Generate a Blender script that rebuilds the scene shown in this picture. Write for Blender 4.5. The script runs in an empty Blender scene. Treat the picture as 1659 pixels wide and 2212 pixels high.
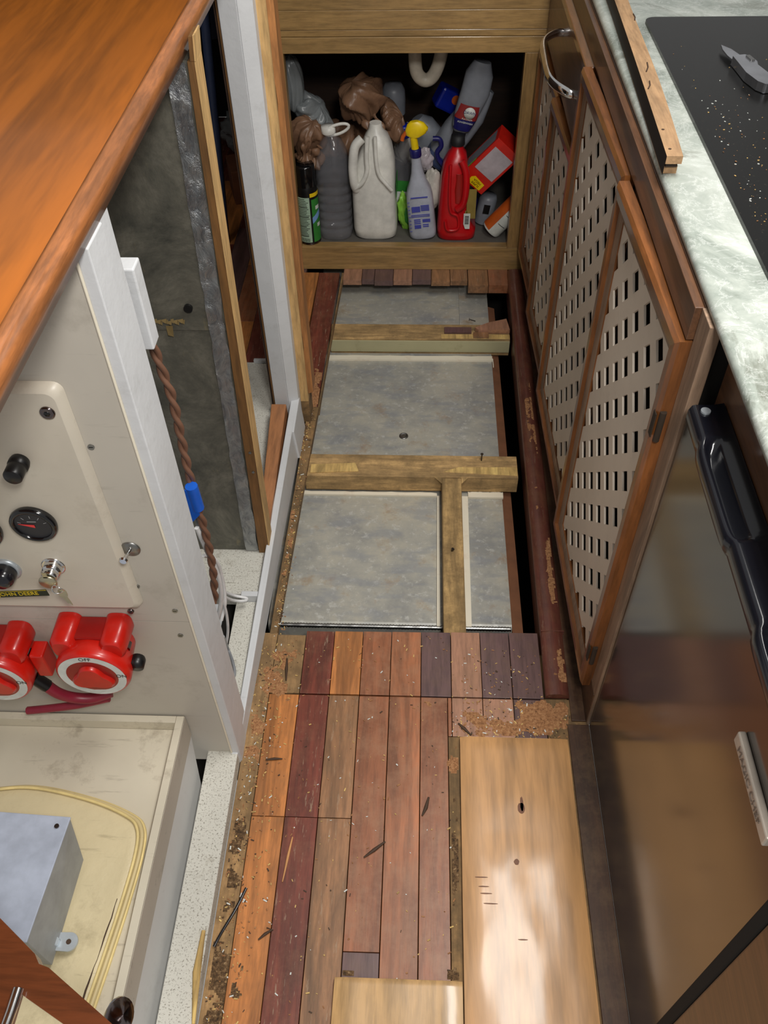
import bpy, bmesh, math, random
from mathutils import Vector, Matrix, noise, Euler
C = bpy.context.scene.collection
rnd = random.Random(7)
# ------------------------------------------------------------------ camera
CAM_Z = 1.5; FPX = 1854.538; CX, CY = 829.5, 1106.0
_yaw, _pit, _rol = 0.058460, 0.826045, -0.027619
def _cam_axes():
    f = Vector((0, math.cos(_pit), -math.sin(_pit))); u = Vector((0, math.sin(_pit), math.cos(_pit))); r = Vector((1, 0, 0))
    r2 = math.cos(_rol)*r + math.sin(_rol)*u; u2 = -math.sin(_rol)*r + math.cos(_rol)*u
    Rz = Matrix.Rotation(_yaw, 3, 'Z')
    return Rz @ r2, Rz @ u2, Rz @ f
CR, CU, CF = _cam_axes()
cam = bpy.data.cameras.new('camera'); co = bpy.data.objects.new('camera', cam); C.objects.link(co)
cam.sensor_fit = 'VERTICAL'; cam.sensor_height = 36.0; cam.lens = FPX/2212*36.0; cam.clip_start = 0.02
co.matrix_world = Matrix(((CR.x, CU.x, -CF.x, 0), (CR.y, CU.y, -CF.y, 0), (CR.z, CU.z, -CF.z, CAM_Z), (0, 0, 0, 1)))
sc = bpy.context.scene
sc.camera = co
# ------------------------------------------------------------------ light + exposure
vs = sc.view_settings; vs.view_transform = 'Standard'; vs.look = 'None'; vs.exposure = 0.4; vs.gamma = 1.0; vs.use_curve_mapping = False
w = bpy.data.worlds.new('cabin'); sc.world = w; w.use_nodes = True
w.node_tree.nodes['Background'].inputs[0].default_value = (0.97, 0.96, 0.94, 1); w.node_tree.nodes['Background'].inputs[1].default_value = 0.27
def area(name, loc, sx, sy, power, col, target=None):
    l = bpy.data.lights.new(name, 'AREA'); l.shape = 'RECTANGLE'; l.size = sx; l.size_y = sy; l.energy = power; l.color = col
    o = bpy.data.objects.new(name, l); C.objects.link(o); o.location = loc
    if target is not None: o.rotation_euler = (Vector(target)-Vector(loc)).to_track_quat('-Z', 'Y').to_euler()
    return o
area('ceiling_light', (0.40, 0.92, 2.05), 0.3, 0.8, 15.0, (1.0, 0.97, 0.92))
area('next_cabin_fill', (-0.80, 2.2, 0.95), 0.2, 0.2, 0.6, (1.0, 0.9, 0.8))  # added fill that brightens the next cabin; no lamp is known there
area('cabin_light', (0.22, -0.15, 1.98), 0.22, 0.22, 13.0, (1.0, 0.97, 0.93), (-0.35, 0.9, 0.4))

# ------------------------------------------------------------------ measuring: the point of a plane that a sight line meets
def ray(x, y):
    return (CR*(x-CX) - CU*(y-CY) + CF*FPX)/FPX
def onz(x, y, z=0.0):
    d = ray(x, y); t = (z-CAM_Z)/d.z; return Vector((d.x*t, d.y*t, z))
def onx(x, y, X):
    d = ray(x, y); t = X/d.x; return Vector((X, d.y*t, CAM_Z+d.z*t))
def ony(x, y, Y):
    d = ray(x, y); t = Y/d.y; return Vector((d.x*t, Y, CAM_Z+d.z*t))

# ------------------------------------------------------------------ materials
def lin(c):
    return tuple(((v/255)/12.92 if v <= 10.3 else (((v/255)+0.055)/1.055)**2.4) for v in c) + (1,)
MATS = {}
class NT:
    def __init__(s, name):
        s.m = bpy.data.materials.new(name); s.m.use_nodes = True; s.t = s.m.node_tree; s.n = s.t.nodes; s.l = s.t.links
        s.b = s.n['Principled BSDF']; MATS[name] = s.m
    def node(s, typ, **kw):
        n = s.n.new(typ)
        for k, v in kw.items():
            if k.startswith('i_'): n.inputs[k[2:].replace('_', ' ')].default_value = v
            else: setattr(n, k, v)
        return n
    def link(s, a, b): s.l.new(a, b)
    def coords(s, scale=(1, 1, 1)):
        tc = s.node('ShaderNodeTexCoord'); at = s.node('ShaderNodeAttribute', attribute_name='pid')
        cm = s.node('ShaderNodeVectorMath', operation='SCALE'); cm.inputs[0].default_value = (3.7, 5.3, 2.9)
        s.link(at.outputs['Fac'], cm.inputs['Scale'])
        ad = s.node('ShaderNodeVectorMath', operation='ADD'); s.link(tc.outputs['Object'], ad.inputs[0]); s.link(cm.outputs[0], ad.inputs[1])
        mp = s.node('ShaderNodeMapping'); mp.inputs['Scale'].default_value = scale; s.link(ad.outputs[0], mp.inputs[0])
        return mp.outputs[0]
    def noise(s, vec, scale, detail=4, rough=0.6, dist=0.0):
        n = s.node('ShaderNodeTexNoise'); n.inputs['Scale'].default_value = scale; n.inputs['Detail'].default_value = detail
        n.inputs['Roughness'].default_value = rough; n.inputs['Distortion'].default_value = dist; s.link(vec, n.inputs['Vector']); return n.outputs['Fac']
    def ramp(s, fac, stops):
        r = s.node('ShaderNodeValToRGB'); e = r.color_ramp.elements
        while len(e) < len(stops): e.new(0.5)
        for el, (p, c) in zip(e, stops): el.position = p; el.color = c
        s.link(fac, r.inputs[0]); return r.outputs[0]
    def mix(s, fac, a, b):
        m = s.node('ShaderNodeMix', data_type='RGBA')
        for sock, v in ((m.inputs[0], fac), (m.inputs[6], a), (m.inputs[7], b)):
            if hasattr(v, 'is_linked') or hasattr(v, 'links'): s.link(v, sock)
            else: sock.default_value = v
        return m.outputs[2]
    def bump(s, fac, strength=0.3, dist=0.002):
        b = s.node('ShaderNodeBump'); b.inputs['Strength'].default_value = strength; b.inputs['Distance'].default_value = dist
        s.link(fac, b.inputs['Height']); s.link(b.outputs[0], s.b.inputs['Normal'])
    def out(s, col, rough, metal=0.0, coat=0.0, spec=0.5):
        if hasattr(col, 'links'): s.link(col, s.b.inputs['Base Color'])
        else: s.b.inputs['Base Color'].default_value = col
        if hasattr(rough, 'links'): s.link(rough, s.b.inputs['Roughness'])
        else: s.b.inputs['Roughness'].default_value = rough
        s.b.inputs['Metallic'].default_value = metal; s.b.inputs['Coat Weight'].default_value = coat; s.b.inputs['Coat Roughness'].default_value = 0.12
        s.b.inputs['Specular IOR Level'].default_value = spec
        return s.m
def sc3(c, k): return tuple(min(255, v*k) for v in c)
def wood(name, c, axis='Y', rough=0.45, coat=0.0, dirt=0.0, contrast=0.35, scale=1.0, dirtcol=(120, 95, 65), wear=0.0, fine=60):
    s = NT(name); st = {'X': (1.5, 14, 14), 'Y': (14, 1.5, 14), 'Z': (14, 14, 1.5)}[axis]
    st = tuple(v*scale for v in st)
    v = s.coords(st); v1 = s.coords()
    g = s.noise(v, 2.2, 6, 0.65, 0.6)
    g2 = s.noise(v, fine/7, 3, 0.7)
    col = s.ramp(g, [(0.28, lin(sc3(c, 1-contrast))), (0.5, lin(c)), (0.72, lin(sc3(c, 1+contrast*0.7)))])
    col = s.mix(s.ramp(g2, [(0.42, (0, 0, 0, 1)), (0.68, (0.5, 0.5, 0.5, 1))]), col, lin(sc3(c, 0.6)))
    if wear > 0:
        wn = s.noise(s.coords(tuple(q*1.6 for q in st)), 6, 4, 0.8)
        col = s.mix(s.ramp(wn, [(0.60, (0, 0, 0, 1)), (0.64, (wear,)*3 + (1,))]), col, lin((178, 158, 132)))
    if dirt > 0:
        d = s.noise(v1, 22, 6, 0.75)
        col = s.mix(s.ramp(d, [(0.5-0.15*dirt, (0, 0, 0, 1)), (0.66, (min(1, dirt),)*3 + (1,))]), col, lin(dirtcol))
    s.bump(g2, 0.15, 0.001)
    return s.out(col, rough, 0, coat)
def paint(name, c, dirt=0.3, rough=0.5, dirtcol=(120, 112, 95), scale=14, speck=0.0, bump=0.1, var=0.05):
    s = NT(name); v = s.coords()
    n = s.noise(v, 3, 5, 0.6)
    col = s.ramp(n, [(0.3, lin(sc3(c, 1-var))), (0.7, lin(sc3(c, 1+var)))])
    d = s.noise(v, scale, 8, 0.72)
    col = s.mix(s.ramp(d, [(0.56, (0, 0, 0, 1)), (0.74, (dirt,)*3 + (1,))]), col, lin(dirtcol))
    if speck > 0:
        k = s.noise(v, 300, 4, 0.75)
        col = s.mix(s.ramp(k, [(0.555, (0, 0, 0, 1)), (0.62, (speck,)*3 + (1,))]), col, lin(sc3(dirtcol, 0.7)))
    sm = s.noise(s.coords((1, 9, 9)), 9, 4, 0.7)
    col = s.mix(s.ramp(sm, [(0.62, (0, 0, 0, 1)), (0.72, (dirt*0.5,)*3 + (1,))]), col, lin(sc3(dirtcol, 0.8)))
    s.bump(s.noise(v, 40, 4, 0.6), bump, 0.002)
    return s.out(col, rough)
def plain(name, c, rough=0.4, metal=0.0, coat=0.0, trans=0.0, alpha=1.0, bump=0.0, spec=0.5):
    s = NT(name); v = s.coords(); n = s.noise(v, 25, 4, 0.6)
    col = s.ramp(n, [(0.3, lin(sc3(c, 0.92))), (0.7, lin(sc3(c, 1.06)))])
    if bump > 0: s.bump(n, bump, 0.003)
    m = s.out(col, rough, metal, coat, spec)
    s.b.inputs['Transmission Weight'].default_value = trans; s.b.inputs['Alpha'].default_value = alpha
    return m
# woods
wood('oak_orange', (190, 122, 66), dirt=0.35, coat=0.15, rough=0.42, dirtcol=(150, 105, 65))
wood('maroon', (116, 58, 44), dirt=0.25, coat=0.15, rough=0.42, wear=0.45, dirtcol=(146, 104, 76))
wood('redbrown', (152, 94, 62), dirt=0.5, coat=0.2, rough=0.4, contrast=0.22, dirtcol=(164, 122, 92))
wood('redbrown_streak', (156, 98, 64), dirt=0.45, coat=0.2, rough=0.4, contrast=0.45, scale=0.6, dirtcol=(164, 122, 92))
wood('tan', (150, 108, 74), dirt=0.3, coat=0.1, rough=0.45, wear=0.35)
wood('purpleheart', (104, 78, 76), dirt=0.2, coat=0.3, rough=0.35, contrast=0.15)
wood('pinkwood', (172, 126, 100), dirt=0.2, coat=0.3, rough=0.35, contrast=0.15)
wood('ply_dirty', (172, 136, 92), dirt=0.9, rough=0.85, dirtcol=(116, 92, 62))
wood('edge_dirty', (146, 114, 74), dirt=0.9, rough=0.85, dirtcol=(92, 74, 50))
wood('splinter', (214, 178, 110), 'Y', dirt=0.3, rough=0.8)
wood('joist_x', (186, 152, 102), 'X', dirt=0.7, rough=0.85, dirtcol=(112, 92, 62))
wood('joist_y', (178, 146, 96), 'Y', dirt=0.8, rough=0.85, dirtcol=(110, 88, 56))
paint('green_paint', (176, 170, 134), dirt=0.4, rough=0.6, dirtcol=(110, 95, 65))
wood('pale_board', (200, 150, 96), dirt=0.0, coat=0.4, rough=0.38, contrast=0.14, scale=0.55, fine=40)
wood('pale_board_end', (200, 160, 108), dirt=0.1, coat=0.4, rough=0.35, contrast=0.14, scale=0.55)
wood('rail_red', (104, 58, 48), dirt=0.4, coat=0.35, rough=0.38, dirtcol=(120, 84, 58), contrast=0.15, wear=0.2)
wood('kick', (70, 46, 30), dirt=0.3, rough=0.5)
wood('counter_top', (160, 90, 24), 'Y', coat=0.35, rough=0.4, contrast=0.2, scale=0.3)
wood('counter_edge', (158, 98, 54), 'Y', coat=0.25, rough=0.38, contrast=0.3, scale=1.4)
wood('teak_y', (126, 78, 42), 'Y', coat=0.9, rough=0.3, contrast=0.3)
wood('teak_z', (128, 78, 40), 'Z', coat=0.45, rough=0.36, contrast=0.3)
wood('teak_dark', (98, 66, 44), 'Y', coat=0.3, rough=0.42, contrast=0.25)
wood('teak_grey', (150, 124, 102), 'Z', coat=0.1, rough=0.55, contrast=0.25)
wood('bamboo_x', (168, 134, 84), 'X', coat=0.25, rough=0.4, contrast=0.14, dirt=0.15, dirtcol=(120, 84, 44))
wood('bamboo_z', (160, 126, 78), 'Z', coat=0.25, rough=0.4, contrast=0.16, dirt=0.15, dirtcol=(120, 84, 44))
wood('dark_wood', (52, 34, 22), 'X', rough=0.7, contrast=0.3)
wood('pine_raw', (206, 168, 112), 'Z', rough=0.7, contrast=0.16, dirt=0.15, dirtcol=(170, 110, 55))
wood('peel', (168, 114, 66), 'Z', rough=0.6, contrast=0.3)
wood('ply_z', (118, 82, 42), 'Z', rough=0.6, contrast=0.2)
wood('plank_orange', (172, 116, 74), 'Y', rough=0.5, contrast=0.15, coat=0.1)
wood('old_slat', (178, 142, 104), 'Y', rough=0.8, contrast=0.18, dirt=0.3, dirtcol=(130, 96, 66))
wood('mahogany', (96, 50, 26), 'X', rough=0.3, coat=0.6, contrast=0.2)
# paints
paint('bulkhead', (190, 184, 172), 0.45, 0.45, (140, 132, 118), 9, var=0.03)
paint('white_trim', (208, 210, 212), 0.25, 0.4, (150, 148, 142), 20, bump=0.35)
paint('ledge', (206, 204, 194), 0.6, 0.6, (116, 100, 72), 18, speck=0.75)
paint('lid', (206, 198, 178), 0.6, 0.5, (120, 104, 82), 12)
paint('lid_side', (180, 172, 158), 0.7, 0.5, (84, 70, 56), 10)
paint('white_side', (196, 196, 194), 0.2, 0.4)
paint('plate', (204, 196, 180), 0.35, 0.38, (150, 138, 120), 12, bump=0.06)
paint('lattice', (226, 212, 194), 0.15, 0.5, (150, 138, 120))
paint('foam', (228, 220, 200), 0.3, 0.7, (176, 120, 80))
paint('pad', (214, 200, 162), 0.6, 0.42, (146, 132, 100), 9, bump=0.8)
paint('pad_edge', (206, 188, 140), 0.5, 0.4, (84, 72, 52), 16)
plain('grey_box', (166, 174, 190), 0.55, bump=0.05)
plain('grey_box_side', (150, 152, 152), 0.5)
plain('chrome', (225, 225, 225), 0.12, 1.0)
plain('chrome_dark', (120, 110, 110), 0.16, 1.0)
plain('steel', (150, 150, 148), 0.35, 1.0)
plain('zinc', (190, 198, 204), 0.4, 0.5)
plain('black', (16, 16, 17), 0.35)
plain('black_gloss', (14, 14, 16), 0.12, coat=0.5)
plain('black_soft', (18, 19, 26), 0.22, coat=0.4)
plain('red_plastic', (196, 28, 16), 0.3, coat=0.2)
plain('red_dark', (150, 20, 16), 0.3, coat=0.2)
plain('red_bottle', (190, 16, 24), 0.3)
plain('cable_red', (140, 30, 52), 0.4)
plain('white_plastic', (232, 230, 222), 0.4)
plain('jug_white', (226, 224, 216), 0.35)
plain('cable_white', (222, 222, 222), 0.4)
plain('cable_grey', (140, 142, 146), 0.4)
plain('cable_brown', (118, 84, 66), 0.5)
plain('blue_tape', (20, 92, 200), 0.5)
plain('yellow', (246, 208, 20), 0.35)
plain('blue_cap', (14, 36, 150), 0.35)
plain('navy', (26, 26, 96), 0.4)
plain('green_label', (50, 130, 52), 0.4)
plain('green_light', (140, 200, 70), 0.4)
plain('label_white', (214, 218, 212), 0.45)
plain('label_pale', (170, 196, 172), 0.45)
plain('label_sky', (120, 160, 214), 0.45)
plain('label_gold', (142, 122, 60), 0.45)
plain('torn_gold', (158, 136, 92), 0.3, 0.5)
plain('label_red', (140, 40, 40), 0.45)
plain('label_orange', (206, 96, 32), 0.45)
plain('orange_box', (196, 90, 30), 0.4)
plain('ink_blue', (70, 76, 170), 0.45)
plain('needle', (220, 60, 60), 0.5)
plain('gauge_face', (40, 40, 44), 0.5)
plain('gauge_mark', (150, 150, 150), 0.6)
plain('key_metal', (196, 188, 160), 0.3, 0.9)
plain('lanyard', (26, 34, 14), 0.6)
plain('lanyard_yellow', (206, 178, 30), 0.5)
plain('piping', (228, 206, 142), 0.5)
plain('red_box', (206, 34, 22), 0.35)
plain('bag_brown', (138, 104, 80), 0.38, alpha=0.88, bump=0.3)
plain('bag_grey', (150, 156, 158), 0.25, alpha=0.6, bump=0.4)
plain('bag_white', (206, 200, 190), 0.4, bump=0.4)
plain('clear_plastic', (150, 150, 156), 0.08, alpha=0.28, coat=0.9)
plain('knife_metal', (190, 192, 198), 0.28, 0.95)
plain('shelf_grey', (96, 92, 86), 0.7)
plain('frosted', (190, 194, 206), 0.3, alpha=0.78)
plain('grey_bottle', (124, 128, 136), 0.4)
plain('blue_grey', (60, 72, 104), 0.4)
plain('pvc', (214, 204, 186), 0.4)
plain('film', (200, 190, 196), 0.15, alpha=0.8, bump=0.6)
plain('tube_black', (20, 20, 22), 0.6)
plain('dark_cloth', (22, 24, 40), 0.9)
plain('cardboard', (120, 74, 50), 0.8)
plain('grime', (52, 40, 28), 0.9)
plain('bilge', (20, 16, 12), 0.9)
plain('bilge_brown', (120, 78, 52), 0.9, bump=0.4)
plain('grey_sleeve', (120, 122, 124), 0.5)
plain('badge', (196, 184, 170), 0.35, 0.2)
plain('badge_ink', (120, 104, 92), 0.5)
plain('nail', (90, 84, 78), 0.4, 0.9)
plain('sliver', (206, 150, 96), 0.7)
plain('sliver_dark', (70, 50, 34), 0.7)
plain('knot_brown', (112, 68, 40), 0.5)
def special():
    # aluminium tank top: blotchy oxide with scratches
    s = NT('tank_metal'); v = s.coords()
    n = s.noise(v, 7, 8, 0.7); col = s.ramp(n, [(0.35, lin((150, 150, 146))), (0.5, lin((174, 172, 162))), (0.68, lin((192, 186, 168)))])
    sp = s.noise(v, 60, 5, 0.7); col = s.mix(s.ramp(sp, [(0.55, (0, 0, 0, 1)), (0.66, (0.6, 0.6, 0.6, 1))]), col, lin((206, 206, 200)))
    d = s.noise(v, 13, 6, 0.7); col = s.mix(s.ramp(d, [(0.56, (0, 0, 0, 1)), (0.7, (0.6, 0.6, 0.6, 1))]), col, lin((160, 130, 96)))
    b = s.noise(s.coords((3, 9, 3)), 3, 4, 0.6); col = s.mix(s.ramp(b, [(0.5, (0, 0, 0, 1)), (0.62, (0.4, 0.4, 0.4, 1))]), col, lin((134, 140, 150)))
    s.bump(sp, 0.15, 0.001); s.out(col, 0.42, 0.15)
    # galvanised foil-faced insulation
    s = NT('foil'); v = s.coords()
    n = s.noise(v, 6, 8, 0.75, 0.5); col = s.ramp(n, [(0.3, lin((58, 60, 56))), (0.5, lin((104, 102, 92))), (0.7, lin((146, 142, 128)))])
    f = s.noise(s.coords((1, 1, 0.35)), 30, 6, 0.75); col = s.mix(s.ramp(f, [(0.6, (0, 0, 0, 1)), (0.72, (0.5, 0.5, 0.5, 1))]), col, lin((150, 138, 100)))
    s.bump(n, 0.35, 0.006); s.out(col, 0.42, 0.3)
    s = NT('foil_tape'); v = s.coords(); n = s.noise(s.coords((1, 1, 0.6)), 45, 6, 0.7, 1.0)
    col = s.ramp(n, [(0.3, lin((112, 116, 122))), (0.7, lin((190, 192, 192)))]); s.bump(n, 0.9, 0.006); s.out(col, 0.28, 0.85)
    # marble laminate
    s = NT('marble'); v = s.coords()
    n = s.noise(v, 5, 9, 0.68, 1.6); col = s.ramp(n, [(0.28, lin((104, 112, 102))), (0.42, lin((150, 158, 150))), (0.56, lin((178, 184, 176))), (0.72, lin((196, 202, 196)))])
    k = s.noise(v, 3.2, 10, 0.72, 2.2); col = s.mix(s.ramp(k, [(0.54, (0, 0, 0, 1)), (0.68, (0.9, 0.9, 0.9, 1))]), col, lin((92, 94, 80)))
    ve = s.noise(v, 11, 8, 0.7, 2.5); col = s.mix(s.ramp(ve, [(0.48, (0, 0, 0, 1)), (0.5, (0.3, 0.3, 0.3, 1)), (0.52, (0, 0, 0, 1))]), col, lin((240, 242, 240)))
    s.out(col, 0.3, 0, 0.2)
    # glass cooktop
    s = NT('cooktop_glass'); v = s.coords(); n = s.noise(v, 220, 3, 0.8)
    col = s.mix(s.ramp(n, [(0.66, (0, 0, 0, 1)), (0.7, (0.35, 0.35, 0.35, 1))]), lin((12, 12, 11)), lin((90, 84, 70)))
    s.out(col, 0.25, 0, 0.0, 0.35)
    # glossy appliance door
    s = NT('appliance_door'); s.b.inputs['IOR'].default_value = 2.2
    s.out(lin((34, 26, 22)), 0.16, 0, 0.3)
    # sawdust
    s = NT('sawdust'); v = s.coords(); n = s.noise(v, 190, 4, 0.8)
    col = s.ramp(n, [(0.3, lin((108, 72, 44))), (0.5, lin((176, 124, 82))), (0.7, lin((206, 158, 112)))]); s.bump(n, 1.0, 0.004); s.out(col, 0.95)
    s = NT('dirt_pile'); v = s.coords(); n = s.noise(v, 150, 4, 0.8)
    col = s.ramp(n, [(0.35, lin((54, 40, 26))), (0.55, lin((116, 88, 58))), (0.72, lin((190, 160, 120)))]); s.bump(n, 1.0, 0.004); s.out(col, 0.95)
special()

# ------------------------------------------------------------------ mesh building
class MB:
    def __init__(s, mats, T=None):
        s.v = []; s.f = []; s.mi = []; s.sm = []; s.pid = []; s.cp = 0.0
        s.mats = [mats] if isinstance(mats, str) else list(mats); s.T = T
    def add(s, vs, fs, mat=0, smooth=False):
        o = len(s.v); s.v += [Vector(s.T @ Vector(q)) if s.T is not None else Vector(q) for q in vs]
        for f in fs: s.f.append([o+i for i in f]); s.mi.append(mat); s.sm.append(smooth); s.pid.append(s.cp)
    def hexa(s, p, mat=0):   # 8 points: bottom loop 0-3, top loop 4-7 (counter-clockwise from above)
        s.add(p, [(3, 2, 1, 0), (4, 5, 6, 7), (0, 1, 5, 4), (1, 2, 6, 5), (2, 3, 7, 6), (3, 0, 4, 7)], mat)
    def box(s, x0, x1, y0, y1, z0, z1, mat=0):
        s.hexa([(x0, y0, z0), (x1, y0, z0), (x1, y1, z0), (x0, y1, z0), (x0, y0, z1), (x1, y0, z1), (x1, y1, z1), (x0, y1, z1)], mat)
    def prism(s, pts, off, mat=0, smooth=False):   # closed polygon pushed along off
        n = len(pts); off = Vector(off); P = [Vector(q) for q in pts]; Q = [q+off for q in P]
        nn = Vector((0, 0, 0))
        for i in range(n): nn += P[i].cross(P[(i+1) % n])
        if nn.dot(off) > 0: P, Q = Q, P; off = -off
        s.add(P+Q, [tuple(range(n)), tuple(range(2*n-1, n-1, -1))] , mat)
        s.add(P+Q, [(i, n+i, n+(i+1) % n, (i+1) % n) for i in range(n)], mat, smooth)
    def tube(s, path, r, seg=10, mat=0, cap=True, ell=1.0):
        P = [Vector(q) for q in path]; n = len(P); R = r if isinstance(r, (list, tuple)) else [r]*n
        vs = []; up = None
        for i in range(n):
            t = (P[min(i+1, n-1)]-P[max(i-1, 0)]).normalized()
            if up is None:
                up = Vector((0, 0, 1)) if abs(t.z) < 0.9 else Vector((1, 0, 0))
            a = up.cross(t).normalized(); up = t.cross(a).normalized()
            for k in range(seg):
                g = 2*math.pi*k/seg; vs.append(P[i]+(a*math.cos(g)*ell+up*math.sin(g))*R[i])
        fs = [(i*seg+k, i*seg+(k+1) % seg, (i+1)*seg+(k+1) % seg, (i+1)*seg+k) for i in range(n-1) for k in range(seg)]
        s.add(vs, fs, mat, True)
        if cap: s.add(vs[:seg], [tuple(range(seg-1, -1, -1))], mat); s.add(vs[-seg:], [tuple(range(seg))], mat)
    def loft(s, secs, seg=28, mat=0, cap=True):  # secs: (z, cx, cy, hx, hy, exponent)
        vs = []
        for (z, cx, cy, hx, hy, e) in secs:
            for k in range(seg):
                g = 2*math.pi*k/seg; c, q = math.cos(g), math.sin(g)
                vs.append((cx+hx*math.copysign(abs(c)**(2/e), c), cy+hy*math.copysign(abs(q)**(2/e), q), z))
        n = len(secs)
        fs = [(i*seg+k, i*seg+(k+1) % seg, (i+1)*seg+(k+1) % seg, (i+1)*seg+k) for i in range(n-1) for k in range(seg)]
        s.add(vs, fs, mat, True)
        if cap: s.add(vs[:seg], [tuple(range(seg-1, -1, -1))], mat); s.add(vs[-seg:], [tuple(range(seg))], mat)
    def lathe(s, prof, seg=28, mat=0, sx=1, sy=1, c=(0, 0)):
        s.loft([(z, c[0], c[1], r*sx, r*sy, 2) for r, z in prof], seg, mat)
    def cyl(s, a, b, r, r2=None, seg=24, mat=0):
        s.tube([a, b], [r, r if r2 is None else r2], seg, mat)
    def build(s, name, parent=None, label=None, kind=None, bevel=0.0, loc=None):
        me = bpy.data.meshes.new(name)
        L = Vector(parent['_loc']) if (parent is not None and '_loc' in parent) else Vector((0, 0, 0))
        if loc is not None: L = Vector(loc)
        me.from_pydata([tuple(q-L) for q in s.v], [], s.f)
        for m in s.mats: me.materials.append(MATS[m])
        me.polygons.foreach_set('material_index', s.mi); me.polygons.foreach_set('use_smooth', s.sm)
        if any(s.pid):
            at = me.attributes.new('pid', 'FLOAT', 'FACE'); at.data.foreach_set('value', s.pid)
        me.update()
        o = bpy.data.objects.new(name, me); C.objects.link(o)
        if parent is not None: o.parent = parent
        if loc is not None: o.location = loc
        if label: o['label'] = label
        if kind: o['kind'] = kind
        if bevel > 0:
            b = o.modifiers.new('bevel', 'BEVEL'); b.width = bevel; b.segments = 2; b.limit_method = 'ANGLE'; b.angle_limit = math.radians(40); b.harden_normals = False
        return o
def thing(name, label, cat, loc=(0, 0, 0), rot=(0, 0, 0), group=None, world=True):
    o = bpy.data.objects.new(name, None); C.objects.link(o); o.empty_display_size = 0.02
    o.location = loc; o.rotation_euler = rot; o['label'] = label; o['category'] = cat
    if group: o['group'] = group
    if world: o['_loc'] = tuple(loc)
    return o
def tag(o, label, cat, group=None):
    o['label'] = label; o['category'] = cat
    if group: o['group'] = group
    return o
def struct(o): o['kind'] = 'structure'; return o
def text_mb(txt, size, mat, M, ext=0.0004, ax='CENTER'):
    cu = bpy.data.curves.new('t', 'FONT'); cu.body = txt; cu.size = size; cu.extrude = ext; cu.align_x = ax; cu.align_y = 'CENTER'
    o = bpy.data.objects.new('t', cu); C.objects.link(o); dg = bpy.context.evaluated_depsgraph_get(); dg.update()
    me = bpy.data.meshes.new_from_object(o.evaluated_get(dg)); mb = MB(mat, M)
    mb.add([v.co for v in me.vertices], [tuple(p.vertices) for p in me.polygons])
    bpy.data.objects.remove(o); bpy.data.curves.remove(cu); bpy.data.meshes.remove(me)
    return mb
def frame(origin, xa, ya):
    xa = Vector(xa).normalized(); ya = Vector(ya); za = xa.cross(ya).normalized(); ya = za.cross(xa)
    o = Vector(origin)
    return Matrix(((xa.x, ya.x, za.x, o.x), (xa.y, ya.y, za.y, o.y), (xa.z, ya.z, za.z, o.z), (0, 0, 0, 1)))
def blob(mb, c, r, seed, amp=0.35, freq=3.0, sub=4, mat=0, M=None, stretch=None):
    bm = bmesh.new(); bmesh.ops.create_icosphere(bm, subdivisions=sub, radius=1.0)
    vs = []
    for v in bm.verts:
        p = v.co.normalized(); q = p*freq+Vector((seed*3.1, seed*1.7, seed))
        n = noise.noise(q)+0.5*abs(noise.noise(q*2.3))*2-0.35+0.25*noise.noise(q*5.1)
        k = 1+amp*n; vs.append(Vector((p.x*r[0]*k+c[0], p.y*r[1]*k+c[1], p.z*r[2]*k+c[2])))
    mb.add(vs, [tuple(v.index for v in f.verts) for f in bm.faces], mat, True); bm.free()
def smooth_path(pts, n=8):
    P = [Vector(p) for p in pts]; out = []
    for i in range(len(P)-1):
        p0 = P[max(i-1, 0)]; p1 = P[i]; p2 = P[i+1]; p3 = P[min(i+2, len(P)-1)]
        for k in range(n):
            t = k/n; out.append(0.5*((2*p1)+(p2-p0)*t+(2*p0-5*p1+4*p2-p3)*t*t+(3*p1-p0-3*p2+p3)*t**3))
    out.append(P[-1]); return out
# ================================================================== THE SETTING
# ---- plank floor of the galley (boards are modelled one by one in the one floor mesh)
WM = ['ply_dirty', 'maroon', 'oak_orange', 'redbrown', 'redbrown_streak', 'purpleheart', 'pinkwood', 'tan', 'edge_dirty', 'sawdust', 'dirt_pile']
fl = MB(WM)
def board(x0, x1, y0, y1, m, x0b=None, x1b=None, z0=-0.018, z1=0.0, dy=0.0):
    g = 0.0007; fl.cp = rnd.random()*9+0.1
    x0b = x0 if x0b is None else x0b; x1b = x1 if x1b is None else x1b
    dz = rnd.uniform(-0.0006, 0.0004)
    fl.hexa([(x0+g, y0+g, z0), (x1-g, y0+g+dy, z0), (x1b-g, y1-g, z0), (x0b+g, y1-g, z0), (x0+g, y0+g, z1+dz), (x1-g, y0+g+dy, z1+dz), (x1b-g, y1-g, z1+dz), (x0b+g, y1-g, z1+dz)], WM.index(m))
GX = [-0.291, -0.231, -0.171, -0.111, -0.051, 0.011, 0.072, 0.133, 0.193, 0.254]
for k, m in enumerate(['ply_dirty', 'maroon', 'oak_orange', 'redbrown', 'redbrown_streak', 'purpleheart', 'pinkwood', 'purpleheart', 'purpleheart']):
    y1 = 1.036+0.0008*k
    if k == 0: y1 = 1.026
    board(GX[k], GX[k+1], 0.886, y1, m)
def col(k, segs):
    for y0, y1, m in segs: board(GX[k], GX[k+1], y0, y1, m)
board(-0.327, GX[0], 0.20, 1.03, 'ply_dirty')
col(0, [(0.634, 0.884, 'oak_orange'), (0.2, 0.634, 'oak_orange')])
col(1, [(0.634, 0.884, 'maroon'), (0.2, 0.634, 'maroon')])
col(2, [(0.634, 0.884, 'tan'), (0.2, 0.634, 'tan')])
col(3, [(0.414, 0.884, 'redbrown'), (0.2, 0.414, 'purpleheart')])
col(4, [(0.2, 0.884, 'redbrown_streak')])
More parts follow.
